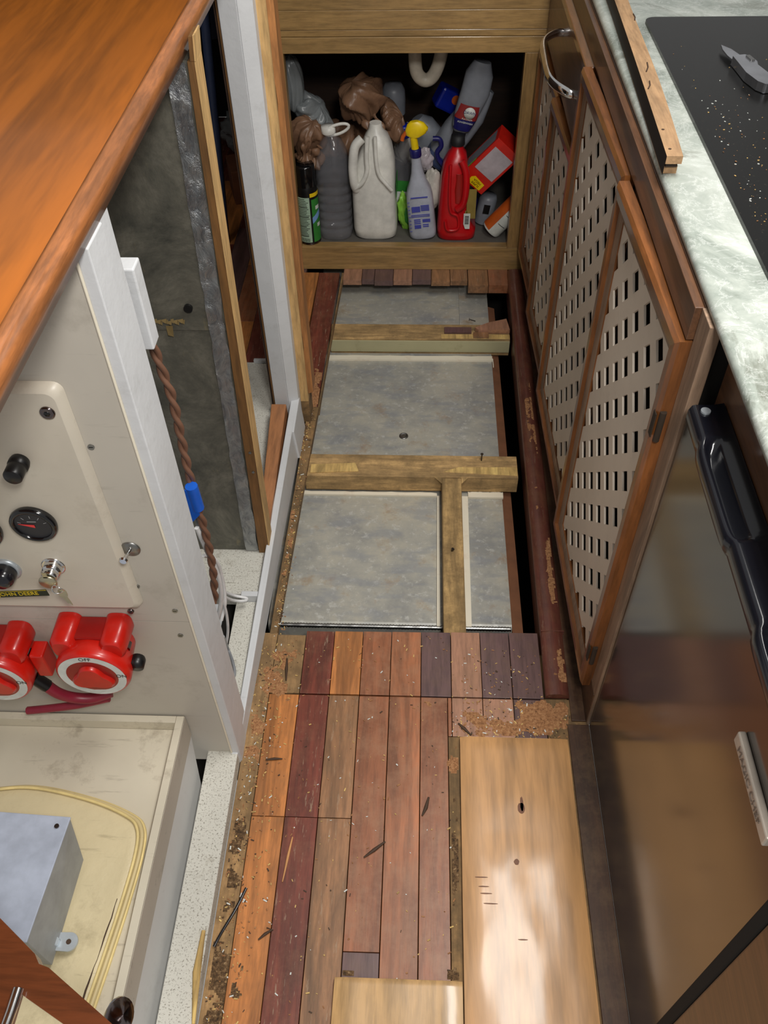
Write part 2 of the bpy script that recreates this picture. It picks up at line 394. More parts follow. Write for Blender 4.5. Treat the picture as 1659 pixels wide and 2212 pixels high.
board(GX[5], 0.064, 0.2, 0.884, 'redbrown')
board(0.064, 0.088, 0.2, 0.80, 'edge_dirty')
board(0.064, GX[6], 0.80, 0.884, 'redbrown')
col(6, [(0.80, 0.884, 'pinkwood')]); col(7, [(0.80, 0.884, 'pinkwood')]); col(8, [(0.80, 0.884, 'purpleheart')])
board(0.088, 0.254, 0.2, 0.80, 'edge_dirty')
board(0.254, 0.336, 0.2, 0.886, 'edge_dirty')
# left side of the opened floor: worn plywood edge, then the two last planks by the sink cabinet
board(-0.309, -0.292, 1.03, 1.45, 'edge_dirty', -0.303, -0.280)
board(-0.303, -0.280, 1.45, 1.76, 'edge_dirty', -0.300, -0.270)
board(-0.309, -0.292, 1.026, 1.032, 'edge_dirty')
board(-0.334, -0.274, 1.76, 2.42, 'maroon', -0.328, -0.262, dy=0.0)
board(-0.274, -0.268, 1.76, 2.14, 'edge_dirty', -0.262, -0.258)
board(-0.262, -0.258, 2.14, 2.42, 'edge_dirty', -0.256, -0.248)
board(-0.43, -0.334, 2.12, 2.42, 'oak_orange', -0.43, -0.328); board(-0.43, -0.334, 1.76, 2.12, 'redbrown')
# ragged strip left along the sink cabinet
xs = [-0.25, -0.19, -0.15, -0.09, -0.03, 0.03, 0.09, 0.145]
for i in range(7):
    board(xs[i], xs[i+1], 2.376+0.004*math.sin(i*2.1), 2.442, ['pinkwood', 'purpleheart', 'purpleheart', 'pinkwood', 'purpleheart', 'tan', 'tan'][i])
board(0.146, 0.21, 2.352, 2.442, 'tan', z0=-0.03); board(0.21, 0.274, 2.352, 2.442, 'redbrown', z0=-0.03)
# parquet of the dark cabin seen through the doorway
for i in range(10):
    y = 1.86
    j = 0
    while y < 3.6:
        L = rnd.uniform(0.22, 0.5); y2 = min(3.6, y+L)
        board(-1.02+0.065*i, -0.955+0.065*i, y, y2, rnd.choice(['redbrown', 'maroon', 'oak_orange', 'purpleheart', 'redbrown']))
        y = y2
fl.cp = 0.5; fl.box(-0.327, 0.33, 0.2, 1.0, -0.03, -0.0185, 8); fl.box(-0.44, -0.27, 1.76, 2.44, -0.03, -0.0185, 8)
struct(fl.build('floor', bevel=0.0006))
# ---- bilge: dark hull space under the opened floor
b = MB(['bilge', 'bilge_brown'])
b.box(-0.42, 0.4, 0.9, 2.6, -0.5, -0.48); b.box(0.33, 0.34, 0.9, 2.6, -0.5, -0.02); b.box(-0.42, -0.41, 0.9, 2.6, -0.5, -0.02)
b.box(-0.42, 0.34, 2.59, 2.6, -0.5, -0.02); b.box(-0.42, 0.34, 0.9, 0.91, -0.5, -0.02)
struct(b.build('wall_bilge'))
b = MB('bilge_brown'); b.hexa([(0.212, 1.0, -0.3), (0.236, 1.0, -0.3), (0.232, 2.35, -0.3), (0.212, 2.35, -0.3), (0.212, 1.0, -0.078), (0.237, 1.0, -0.085), (0.233, 2.35, -0.085), (0.212, 2.35, -0.078)])
struct(b.build('trim_1'))
# ---- dark red floor rail, kick board
b = MB('rail_red')
prof = [(0.0, 0.0), (-0.001, 0.008), (0.006, 0.014), (0.025, 0.016), (0.042, 0.012), (0.048, 0.0)]
def xr(y): return 0.257+(y-0.89)*0.0095
sects = [0.888, 1.036, 1.2, 1.5, 1.8, 2.1, 2.42]
for a, c in zip(sects[:-1], sects[1:]):
    P = [(xr(a)+px, a, pz) for px, pz in prof]; Q = [(xr(c)+px, c, pz) for px, pz in prof]; n = len(prof)
    b.add(P+Q, [(i, i+1, n+i+1, n+i) for i in range(n-1)], 0, True)
    if a in (0.888, 1.036): b.add(P, [tuple(range(n))])
    b.add([(xr(a), a, 0), (xr(a), a, -0.06), (xr(c), c, -0.06), (xr(c), c, 0), (xr(a)+.03, a, -0.06), (xr(c)+.03, c, -.06)], [(0, 1, 2, 3), (1, 4, 5, 2)])
b.box(xr(1.036)-0.0, xr(1.036)+0.048, 1.0365, 1.0385, 0.0, 0.0165)
struct(b.build('trim_2'))
b = MB('kick'); b.box(0.302, 0.336, 0.838, 2.44, -0.02, 0.004); b.box(0.3285, 0.336, 0.838, 2.44, 0.0, 0.10)
b.box(0.293, 0.334, 0.2, 0.83, 0.0, 0.004)
struct(b.build('trim_3', bevel=0.001))
# ---- white sill and ledges on the left
b = MB(['white_trim', 'ledge'])
b.hexa([(-0.345, 0.735, 0.0), (-0.325, 0.735, 0.0), (-0.302, 1.68, 0.0), (-0.325, 1.68, 0.0), (-0.340, 0.735, 0.034), (-0.3265, 0.735, 0.034), (-0.309, 1.68, 0.100), (-0.325, 1.68, 0.102)], 0)
b.hexa([(-0.318, 1.56, 0.0), (-0.300, 1.56, 0.0), (-0.2985, 1.68, 0.0), (-0.318, 1.68, 0.0), (-0.316, 1.56, 0.090), (-0.307, 1.56, 0.090), (-0.305, 1.68, 0.100), (-0.315, 1.68, 0.100)], 0)
struct(b.build('trim_4', bevel=0.002))
b = MB(['ledge', 'white_trim'])
b.box(-0.383, -0.327, 0.15, 1.085, 0.0, 0.033, 0)
b.box(-0.60, -0.324, 1.10, 1.90, 0.0, 0.04, 0)
b.box(-0.372, -0.326, 1.086, 1.099, 0.0, 0.052, 1)
b.box(-0.60, -0.52, 0.9, 1.10, 0.0, 0.03, 0)
b.box(-0.431, -0.390, 1.128, 1.137, 0.04, 0.043, 0)
b.box(-0.46, -0.375, 1.895, 1.905, 0.0, 0.05, 1)
struct(b.build('trim_5', bevel=0.0015))
b = MB('bilge'); b.box(-0.60, -0.383, 0.72, 1.10, -0.2, -0.19)
struct(b.build('floor_bilge'))
# ---- white bulkhead (faces the camera) with its seam, and the white batten down its edge
BY = 0.74
b = MB(['bulkhead', 'sliver_dark'])
b.box(-0.95, -0.337, BY, BY+0.018, 0.446, 1.0675); b.box(-0.95, -0.337, BY, BY+0.018, 0.0, 0.4445)
struct(b.build('wall_left'))
b = MB(['white_trim', 'foam'])
b.box(-0.337, -0.323, BY-0.002, 0.79, -0.0, 1.0675, 0); b.box(-0.337, -0.326, 0.7905, 0.822, 0.0, 1.0675, 0); b.box(-0.3395, -0.3365, BY-0.004, BY+0.012, 0.02, 1.0675, 1)
struct(b.build('trim_6', bevel=0.002))
b = MB('white_trim'); b.box(-0.345, -0.321, 0.835, 0.862, 0.875, 0.985); struct(b.build('trim_7', bevel=0.002))
for k, (px, py) in enumerate([(378, 1319), (390, 1372), (300, 1428), (475, 1640), (197, 965), (296, 1266)]):
    p = ony(px, py, BY); b = MB(['steel', 'black']); b.cyl((p.x, BY-0.0015, p.z), (p.x, BY+0.002, p.z), 0.0042); b.box(p.x-0.0025, p.x+0.0025, BY-0.0018, BY-0.0014, p.z-0.0005, p.z+0.0005, 1)
    o = b.build('screw'); tag(o, ['small steel screw just under the instrument plate corner on the bulkhead', 'small steel screw below the bulkhead seam near the white batten', 'bright screw beside the battery switch on the white bulkhead', 'lowest screw near the bottom corner of the white bulkhead', 'tiny bright screw right of the instrument plate at mid height', 'tiny screw beside the lower right edge of the instrument plate'][k], 'screw', 'screws in the white bulkhead')
# ---- white door post with bare wood beside it
b = MB(['white_trim', 'ply_z', 'pine_raw', 'peel', 'dark_wood'])
b.hexa([(-0.367, 1.668, 0.04), (-0.331, 1.66, 0.04), (-0.331, 1.72, 0.04), (-0.367, 1.72, 0.04), (-0.367, 1.668, 1.25), (-0.331, 1.66, 1.25), (-0.331, 1.72, 1.25), (-0.367, 1.72, 1.25)], 0)
b.hexa([(-0.3308, 1.66, 0.04), (-0.3065, 1.672, 0.04), (-0.3065, 1.72, 0.04), (-0.3308, 1.72, 0.04), (-0.3308, 1.66, 1.25), (-0.3035, 1.672, 1.25), (-0.3035, 1.72, 1.25), (-0.3308, 1.72, 1.25)], 0)
b.box(-0.372, -0.3675, 1.672, 1.72, 0.04, 1.25, 1); b.box(-0.377, -0.3735, 1.676, 1.72, 0.04, 1.25, 4)
struct(b.build('trim_8', bevel=0.0015))
b = MB(['pine_raw', 'peel', 'edge_dirty'])
b.box(-0.306, -0.286, 1.70, 1.76, 0.07, 1.25, 0); b.box(-0.306, -0.286, 1.70, 1.76, 0.0, 0.07, 2)
# ragged varnished edge
N = 40; L = []; 
for i in range(N+1):
    z = 0.09+i*(1.16/N); L.append((z, 0.0045*noise.noise(Vector((z*14, 0, 0)))))
for i in range(N):
    z0, a = L[i]; z1, c = L[i+1]
    b.add([(-0.2865+a, 1.706, z0), (-0.274, 1.712, z0), (-0.274, 1.712, z1), (-0.2865+c, 1.706, z1), (-0.2865+a, 1.76, z0), (-0.274, 1.76, z0), (-0.274, 1.76, z1), (-0.2865+c, 1.76, z1)], [(0, 1, 2, 3), (1, 5, 6, 2)], 1)
struct(b.build('trim_9'))
# side return between that trim and the sink cabinet
b = MB('bamboo_z'); b.box(-0.41, -0.40, 1.78, 2.44, 0.0, 1.25); 
# ---- far dark cabin beyond the doorway
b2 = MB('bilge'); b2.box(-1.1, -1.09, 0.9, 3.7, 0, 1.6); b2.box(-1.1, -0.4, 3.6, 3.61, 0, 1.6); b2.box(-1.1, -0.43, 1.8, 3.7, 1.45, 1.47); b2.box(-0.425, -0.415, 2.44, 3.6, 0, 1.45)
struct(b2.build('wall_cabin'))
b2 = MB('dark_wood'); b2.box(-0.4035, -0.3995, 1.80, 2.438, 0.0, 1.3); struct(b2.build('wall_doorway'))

# ================================================================== OPENED FLOOR
# aluminium tank
t = thing('fuel_tank', 'dull aluminium tank top lying under the opened galley floor', 'tank', (-0.05, 1.1, -0.3))
b = MB('tank_metal')
X0, X1, Y0, Y1, Z = -0.33, 0.211, 1.098, 2.56, -0.07
pr = [(0.0, -0.16), (0.0, -0.014), (0.004, -0.004), (0.014, 0.0)]
P = [(X0, Y0+a, Z+c) for a, c in pr]; Q = [(X1, Y0+a, Z+c) for a, c in pr]
b.add(P+Q, [(i, 4+i, 5+i, i+1) for i in range(3)], 0, True)
b.add([(X0, Y0+.014, Z), (X1, Y0+.014, Z), (X1, Y1, Z), (X0, Y1, Z), (X1, Y0, Z-.16), (X1, Y1, Z-.16)], [(0, 1, 2, 3), (1, 4, 5, 2)])
b.build('tank_top', t)
b = MB('steel'); path = []; rr = []
for i in range(160):
    x = X0+0.01+i*(X1-X0-0.012)/159; path.append((x, Y0+0.003, Z-0.002)); rr.append(0.0045+0.0012*(i % 2)+0.0006*noise.noise(Vector((x*60, 0, 0))))
b.tube(path, rr, 8); b.build('weld_bead', t)
b = MB('steel'); b.lathe([(0.0125, Z), (0.012, Z+0.0018), (0.010, Z+0.0022), (0.009, Z+0.0012), (0.004, Z+0.0016), (0.0, Z+0.0018)], c=tuple(onz(872, 942, Z)[:2])); b.build('stud', t, 'small round rivet head')
b = MB('tank_metal'); b.cp = 3.0; b.box(0.12, 0.2105, 2.11, 2.56, Z+0.0005, Z+0.004); b.build('corner_plate', t)
# joists
def joist(name, label, pts):  # pts: function adding to mb
    t = thing(name, label, 'joist', pts[0]); return t
b = MB(['joist_x', 'green_paint', 'tan', 'splinter'])
b.box(-0.268, 0.262, 2.092, 2.166, -0.075, -0.018, 0); b.box(-0.268, 0.262, 2.088, 2.0918, -0.062, -0.0225, 1)
b.box(0.06, 0.262, 2.094, 2.115, -0.0178, -0.0160, 3)
o = b.build('floor_joist', bevel=0.0015); tag(o, 'crosswise wooden joist with pale green painted front, nearest the sink cabinet', 'joist', 'floor joists over the tank')
b = MB(['joist_x', 'splinter', 'grime'])
b.box(-0.285, 0.247, 1.512, 1.590, -0.062, -0.012, 0)
b.hexa([(-0.272, 1.52, -0.013), (-0.15, 1.528, -0.013), (-0.16, 1.556, -0.013), (-0.272, 1.55, -0.013), (-0.272, 1.52, -0.009), (-0.15, 1.528, -0.0095), (-0.16, 1.556, -0.008), (-0.272, 1.55, -0.009)], 1)
b.hexa([(0.06, 1.53, -0.013), (0.246, 1.52, -0.013), (0.246, 1.55, -0.013), (0.1, 1.548, -0.013), (0.06, 1.53, -0.0108), (0.246, 1.52, -0.0108), (0.246, 1.55, -0.0106), (0.1, 1.548, -0.0106)], 1)
o = b.build('floor_joist', bevel=0.002); tag(o, 'middle crosswise wooden joist, worn and sawdusty, with a bent nail', 'joist', 'floor joists over the tank')
b = MB(['joist_y'])
b.box(0.058, 0.106, 1.038, 1.511, -0.062, -0.0125, 0)
b.add([(0.058, 1.511, -0.0126), (0.038, 1.513, -0.0126), (0.058, 1.49, -0.0126), (0.106, 1.49, -0.0126), (0.124, 1.513, -0.0126), (0.106, 1.511, -0.0126)], [(0, 1, 2), (3, 4, 5)])
o = b.build('floor_joist', bevel=0.003); tag(o, 'short lengthwise wooden joist joining the middle joist to the plank floor', 'joist', 'floor joists over the tank')
# broken plank stub and purple strip on far joist
b = MB(['pinkwood', 'tan', 'purpleheart'])
b.prism([(0.16, 2.13, -0.016), (0.20, 2.155, -0.016), (0.255, 2.175, -0.016), (0.262, 2.12, -0.016), (0.17, 2.118, -0.016)], (0, 0, 0.014), 0)
b.box(0.07, 0.15, 2.118, 2.145, -0.0165, -0.012, 2); b.box(0.155, 0.20, 2.095, 2.116, -0.0165, -0.009, 1)
o = b.build('plank_stub'); tag(o, 'broken reddish plank stub left on the far joist', 'plank')
# foam strips
def strip(label, pts, z=-0.0695, h=0.006):
    b = MB('foam'); b.prism([(x, y, z) for x, y in pts], (0, 0, h)); o = b.build('foam_strip'); tag(o, label, 'strip', 'pale foam strips along the joists')
def wavy(x0, x1, y0, y1, seed, n=24, amp=0.003):
    top = [(x0+(x1-x0)*i/n, y1+amp*noise.noise(Vector((seed, i*0.6, 0)))) for i in range(n+1)]
    return [(x0, y0), (x1, y0)] + top[::-1]
strip('ragged off-white foam strip in front of the green painted joist', wavy(-0.283, 0.212, 2.052, 2.072, 3.3))
b = MB('foam'); pp = [(0.205, 2.062, -0.066), (0.214, 2.058, -0.068), (0.2155, 2.04, -0.075), (0.2155, 2.02, -0.11)]
for (a, c) in zip(pp[:-1], pp[1:]): b.hexa([(a[0]-.001, a[1], a[2]-.002), (a[0]+.001, a[1], a[2]-.002), (c[0]+.001, c[1], c[2]-.002), (c[0]-.001, c[1], c[2]-.002), (a[0]-.001, a[1]+.008, a[2]), (a[0]+.001, a[1]+.008, a[2]), (c[0]+.001, c[1]+.008, c[2]), (c[0]-.001, c[1]+.008, c[2])])
o = b.build('foam_strip'); tag(o, 'curled end of foam strip hanging over the tank side by the far joist', 'strip', 'pale foam strips along the joists')
strip('thin white foam strip in front of the middle joist, left of the short joist', wavy(-0.30, 0.047, 1.497, 1.508, 6.1))
strip('white foam strip running lengthwise on the left of the short joist', [(0.0455, 1.10), (0.053, 1.10), (0.053, 1.497), (0.047, 1.497)])
strip('white foam strip running lengthwise on the right of the short joist', [(0.109, 1.10), (0.122, 1.10), (0.1245, 1.497), (0.109, 1.497)])
strip('wide white foam strip in front of the right end of the middle joist', wavy(0.125, 0.213, 1.494, 1.513, 9.4))
# nails
for k, (px, py, z, lean, lab) in enumerate([(1040, 995, -0.012, (0.0, 0.0, 0.022), 'upright nail in the middle joist near its right end'), (1027, 692, -0.016, (-0.018, 0.0, 0.003), 'bent nail lying on the far joist by the broken plank'), (975, 1190, -0.012, (0.003, 0.0, 0.006), 'short nail stub in the lengthwise joist')]):
    p = onz(px, py, z); q = p+Vector(lean); b = MB('nail'); b.cyl(p-Vector((0, 0, 0.003)), q, 0.0016, seg=8); b.cyl(q, q+Vector(lean).normalized()*0.0015, 0.0038, seg=10)
    tag(b.build('nail'), lab, 'nail', 'nails in the joists')
# ---- loose boards on the floor
def bowed(name, lab, x0, x1, y0, y1, mat, xb0=None, xb1=None, amp=0.0012):
    b = MB([mat]); nx, ny = 12, 44; xb0 = x0 if xb0 is None else xb0; xb1 = x1 if xb1 is None else xb1
    def pt(i, j, z):
        u, v = i/nx, j/ny; xa = x0+(xb0-x0)*v; xc = x1+(xb1-x1)*v
        x = xa+(xc-xa)*u; y = y0+(y1-y0)*v
        h = 0.0
        if z > 0.005:
            h = amp*noise.noise(Vector((x*22, y*14, 1)))+amp*0.5*noise.noise(Vector((x*16, y*90, 4)))*max(0, 1-abs(v-0.55)*3)
            if i in (0, nx): h -= 0.0025
            if j in (0, ny): h -= 0.0025
        return (x, y, z+h)
    T = [pt(i, j, 0.0135) for j in range(ny+1) for i in range(nx+1)]
    b.add(T, [(j*(nx+1)+i, j*(nx+1)+i+1, (j+1)*(nx+1)+i+1, (j+1)*(nx+1)+i) for j in range(ny) for i in range(nx)], 0, True)
    B = [pt(0, 0, 0.001), pt(nx, 0, 0.001), pt(nx, ny, 0.001), pt(0, ny, 0.001)]
    rim = [(i, 0) for i in range(nx)]+[(nx, j) for j in range(ny)]+[(i, ny) for i in range(nx, 0, -1)]+[(0, j) for j in range(ny, 0, -1)]
    R1 = [pt(i, j, 0.0135) for i, j in rim]; R0 = [(p[0], p[1], 0.001) for p in R1]; n = len(rim)
    b.add(R0+R1, [(i, (i+1) % n, n+(i+1) % n, n+i) for i in range(n)])
    b.add(R0, [tuple(range(n-1, -1, -1))])
    o = b.build(name); tag(o, lab, 'board', 'pale boards lying on the plank floor'); return o
bb = bowed('pale_board', 'long pale varnished pine board with one knot lying on the right of the floor', 0.082, 0.2875, 0.15, 0.795, 'pale_board', 0.086, 0.289)
bowed('pale_board', 'short pale board end with dents at the bottom edge, left of the long board', -0.122, 0.0795, 0.15, 0.374, 'pale_board_end', -0.120, 0.081)
def disc(mb, c, rx, ry, z, seed, n=14, h=0.0006, mat=0):
    pts = [(c[0]+rx*math.cos(2*math.pi*i/n)*(1+0.25*noise.noise(Vector((seed, i*0.9, 0)))), c[1]+ry*math.sin(2*math.pi*i/n)*(1+0.25*noise.noise(Vector((seed+5, i*0.9, 0)))), z) for i in range(n)]
    mb.prism(pts, (0, 0, h), mat)
for (px, py, rx, ry) in [(1126, 1746, 0.0065, 0.010), (1116, 1862, 0.0045, 0.005), (1127, 1737, 0.003, 0.014)]:
    p = onz(px, py, 0.0135); b = MB('knot_brown'); disc(b, (p.x, p.y), rx, ry, 0.0138, px); b.build('knot', bb)
for (px, py, L) in [(1040, 1895, .022), (1045, 1915, .018), (1050, 1930, .02), (1060, 1952, .024), (1130, 2030, .016)]:
    p = onz(px, py, 0.0135); b = MB('knot_brown'); disc(b, (p.x, p.y), L/2, 0.0009, 0.0136, px); b.build('dent', bb)
# ---- orange board lying on the ledge by the post
b = MB(['plank_orange', 'edge_dirty'])
b.hexa([(-0.352, 1.25, 0.04), (-0.329, 1.25, 0.04), (-0.333, 1.655, 0.04), (-0.372, 1.655, 0.04), (-0.352, 1.25, 0.085), (-0.329, 1.25, 0.082), (-0.336, 1.655, 0.098), (-0.374, 1.655, 0.098)])
o = b.build('wooden_board', bevel=0.002); tag(o, 'narrow orange-brown board lying lengthwise on the white ledge by the post', 'board')

# ================================================================== RIGHT SIDE: GALLEY CABINET
gc = thing('galley_cabinet', 'brown varnished galley cabinet with white pegboard doors under the marble worktop', 'cabinet', (0.334, 1.6, 0.0))
b = MB(['teak_dark', 'teak_z', 'teak_grey', 'bilge'])
b.box(0.3335, 0.350, 0.872, 2.437, 0.835, 0.9148, 0); b.box(0.3215, 0.3333, 0.8725, 2.437, 0.8685, 0.9145, 0)                      # fascia rail under the worktop
b.hexa([(0.330, 0.832, 0.0), (0.345, 0.832, 0.0), (0.345, 0.872, 0.0), (0.330, 0.872, 0.0), (0.330, 0.832, 0.9148), (0.345, 0.832, 0.9148), (0.345, 0.872, 0.9148), (0.330, 0.872, 0.9148)], 2)
b.box(0.334, 0.350, 1.285, 1.315, 0.10, 0.872, 1); b.box(0.334, 0.350, 1.745, 1.775, 0.10, 0.872, 1); b.box(0.334, 0.350, 2.40, 2.437, 0.10, 0.872, 1)
b.box(0.334, 0.350, 0.872, 2.437, 0.095, 0.11, 0)
b.build('face_frame', gc, bevel=0.001)
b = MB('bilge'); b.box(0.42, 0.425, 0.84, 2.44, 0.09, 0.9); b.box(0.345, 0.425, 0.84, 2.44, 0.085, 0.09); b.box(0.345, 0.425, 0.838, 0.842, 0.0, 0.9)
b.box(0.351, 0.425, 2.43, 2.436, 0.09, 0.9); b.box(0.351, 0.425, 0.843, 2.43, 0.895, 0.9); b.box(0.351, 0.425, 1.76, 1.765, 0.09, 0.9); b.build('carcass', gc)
HP, HW = 0.0417, 0.0115
def door(x0, y0, x1, y1, z0, z1, stile=0.044, near_bevel=True, lab=None):
    A = Vector((x0, y0, 0)); B = Vector((x1, y1, 0)); L = (B-A).length; u = (B-A).normalized(); nrm = Vector((-u.y, u.x, 0))   # outward, into the aisle
    T = Matrix(((u.x, nrm.x, 0, A.x), (u.y, nrm.y, 0, A.y), (0, 0, 1, 0), (0, 0, 0, 1)))
    d = MB(['teak_z', 'teak_y', 'teak_grey'], T); e = 0.010; th = 0.020
    s = stile
    def bar(p, mat):   # outer profile bevelled: p = 4 corner (u,z) outer-a outer-b inner-b inner-a ; raised on the outer half
        oa, ob, ib, ia = p
        ma = tuple(oa[i]*0.54+ia[i]*0.46 for i in (0, 1)); mb_ = tuple(ob[i]*0.54+ib[i]*0.46 for i in (0, 1))
        ra = tuple(oa[i]*0.85+ia[i]*0.15 for i in (0, 1)); rb = tuple(ob[i]*0.85+ib[i]*0.15 for i in (0, 1))
        V = [(oa[0], 0, oa[1]), (ob[0], 0, ob[1]), (oa[0], th*.8, oa[1]), (ob[0], th*.8, ob[1]), (ra[0], th, ra[1]), (rb[0], th, rb[1]), (ma[0], th, ma[1]), (mb_[0], th, mb_[1]), (ma[0], th*.62, ma[1]), (mb_[0], th*.62, mb_[1]), (ia[0], th*.50, ia[1]), (ib[0], th*.50, ib[1]), (ia[0], 0, ia[1]), (ib[0], 0, ib[1])]
        d.add(V, [(0, 1, 3, 2), (2, 3, 5, 4), (4, 5, 7, 6), (6, 7, 9, 8), (10, 11, 13, 12), (12, 13, 1, 0), (0, 2, 4, 6, 8, 10, 12), (1, 13, 11, 9, 7, 5, 3)], mat); d.add(V, [(8, 9, 11, 10)], 2)
    d.cp = rnd.random()*5+1
    bar([(0, z0), (0, z1), (s, z1-s), (s, z0+s)], 0)
    d.cp += 1; bar([(L, z1), (L, z0), (L-s, z0+s), (L-s, z1-s)], 0)
    d.cp += 1; bar([(0, z1), (L, z1), (L-s, z1-s), (s, z1-s)], 1)
    d.cp += 1; bar([(L, z0), (0, z0), (s, z0+s), (L-s, z0+s)], 1)
    do = d.build('door', gc, lab)
    # perforated panel: square holes on a grid turned by 45 degrees
    ua, ub, za, zb = s-0.003, L-s+0.003, z0+s-0.003, z1-s+0.003; f = 0.006; G = HP*math.sqrt(2); hs = 0.0155
    bm = bmesh.new(); q = [bm.verts.new(c) for c in ((ua, f, za), (ub, f, za), (ub, f, zb), (ua, f, zb))]; bm.faces.new(q)
    u0, w0 = 0.955-0.872, 0.542; r2 = math.sqrt(0.5)
    for sg in (1, -1):
        nv = Vector((r2, 0, r2*sg)); base = (u0*r2+w0*r2*sg)
        vals = [nv.dot(Vector(c)) for c in ((ua, 0, za), (ub, 0, za), (ub, 0, zb), (ua, 0, zb))]
        k0, k1 = math.floor((min(vals)-base)/G)-1, math.ceil((max(vals)-base)/G)+1
        for k in range(k0, k1+1):
            for h in (-hs, hs):
                bmesh.ops.bisect_plane(bm, geom=bm.verts[:]+bm.edges[:]+bm.faces[:], plane_co=nv*(base+k*G+h), plane_no=nv, dist=1e-7)
    kill = []
    for fc in bm.faces:
        c = fc.calc_center_median(); ok = True
        for sg in (1, -1):
            dd = ((c.x-u0)*r2+(c.z-w0)*r2*sg)/G; dd = abs(dd-round(dd))*G
            if dd > hs: ok = False
        if ok: kill.append(fc)
    bmesh.ops.delete(bm, geom=kill, context='FACES_ONLY'); bm.verts.index_update()
    p = MB('lattice', T); p.add([v.co.copy() for v in bm.verts], [tuple(v.index for v in fc.verts) for fc in bm.faces]); bm.free()
    po = p.build('pegboard_panel', None); po.parent = do; sd = po.modifiers.new('thickness', 'SOLIDIFY'); sd.thickness = 0.0035; sd.offset = 0; po['label'] = 'white perforated panel'
    for v in po.data.vertices: v.co -= Vector(gc['_loc'])
    po['label'] = 'white perforated panel'
    for zz in (z0+0.08, z1-0.16):
        h = MB('grime', T); h.cyl((-0.002, 0.012, zz), (-0.002, 0.012, zz+0.05), 0.0045, seg=10); h.box(-0.001, 0.010, 0.0195, 0.021, zz+0.005, zz+0.045)
        ho = h.build('hinge', None, 'dark tarnished hinge'); ho.parent = do
        for v in ho.data.vertices: v.co -= Vector(gc['_loc'])
    return do
door(0.331, 0.872, 0.318, 1.285, 0.078, 0.866)
door(0.330, 1.303, 0.317, 1.742, 0.078, 0.866)
door(0.330, 1.775, 0.316, 2.09, 0.078, 0.672)
door(0.330, 2.10, 0.316, 2.415, 0.078, 0.672)
# drawer with a chrome bar
b = MB(['teak_y', 'teak_dark'])
b.box(0.314, 0.334, 1.755, 2.435, 0.686, 0.852, 1)
b.hexa([(0.309, 1.750, 0.842), (0.334, 1.750, 0.842), (0.334, 2.438, 0.842), (0.309, 2.438, 0.842), (0.309, 1.750, 0.858), (0.334, 1.750, 0.868), (0.334, 2.438, 0.868), (0.309, 2.438, 0.858)], 0)
dr = b.build('drawer', gc, bevel=0.002)
hp = smooth_path([(0.316, 1.845, 0.772), (0.292, 1.85, 0.778), (0.262, 1.895, 0.786), (0.258, 1.99, 0.792), (0.264, 2.08, 0.796), (0.292, 2.125, 0.798), (0.316, 2.13, 0.798)], 7)
b = MB('chrome'); b.tube(hp, 0.0095, 14, ell=0.62); b.lathe
ho = b.build('handle', None, 'chrome bow handle'); ho.parent = dr
for v in ho.data.vertices: v.co -= Vector(gc['_loc'])
# ---- worktop, cooktop
WZ = 0.932
b = MB('marble')
prof = [(0.338, 0.915), (0.334, 0.918), (0.333, 0.924), (0.336, 0.930), (0.344, WZ), (1.15, WZ)]
P = [(x, 0.15, z) for x, z in prof]; Q = [(x, 2.7, z) for x, z in prof]; n = len(prof)
b.add(P+Q, [(i, n+i, n+i+1, i+1) for i in range(n-1)], 0, True); b.box(0.338, 1.15, 0.15, 2.7, 0.9152, 0.9165)
b.build('marble_worktop', None); wt = bpy.data.objects['marble_worktop']; tag(wt, 'pale green and white marbled worktop with rounded front edge', 'worktop')
b = MB('cooktop_glass'); x0, x1, y0, y1, r = 0.408, 1.0, 0.60, 1.785, 0.02; pts = []
for (cx_, cy_, a0) in [(x1-r, y1-r, 0), (x0+r, y1-r, 90), (x0+r, y0+r, 180), (x1-r, y0+r, 270)]:
    for k in range(6): g = math.radians(a0+k*18); pts.append((cx_+r*math.cos(g), cy_+r*math.sin(g), WZ))
b.prism(pts, (0, 0, 0.006)); o = b.build('cooktop', bevel=0.0015); tag(o, 'flat black glass cooktop set in the marbled worktop, sprinkled with crumbs', 'cooktop')
CZ = WZ+0.0062
# crumbs on cooktop and worktop (uncountable)
b = MB(['splinter', 'label_white', 'sawdust'])
for i in range(200):
    y = 0.95+abs(rnd.gauss(0, 0.28)); x = 0.425+abs(rnd.gauss(0, 0.06))
    if y > 1.72: continue
    s_ = rnd.uniform(0.00025, 0.0008); a = rnd.uniform(0, 3.14); L = rnd.uniform(1, 2.2)
    d1 = Vector((math.cos(a), math.sin(a), 0))*s_*L; d2 = Vector((-math.sin(a), math.cos(a), 0))*s_
    p = Vector((x, y, CZ)); b.prism([p-d1-d2, p+d1-d2, p+d1+d2, p-d1+d2], (0, 0, s_*0.8), rnd.choice((0, 1, 2)))
o = b.build('crumbs'); tag(o, 'scattered pale crumbs and sawdust on the black glass cooktop', 'crumbs'); o['kind'] = 'stuff'
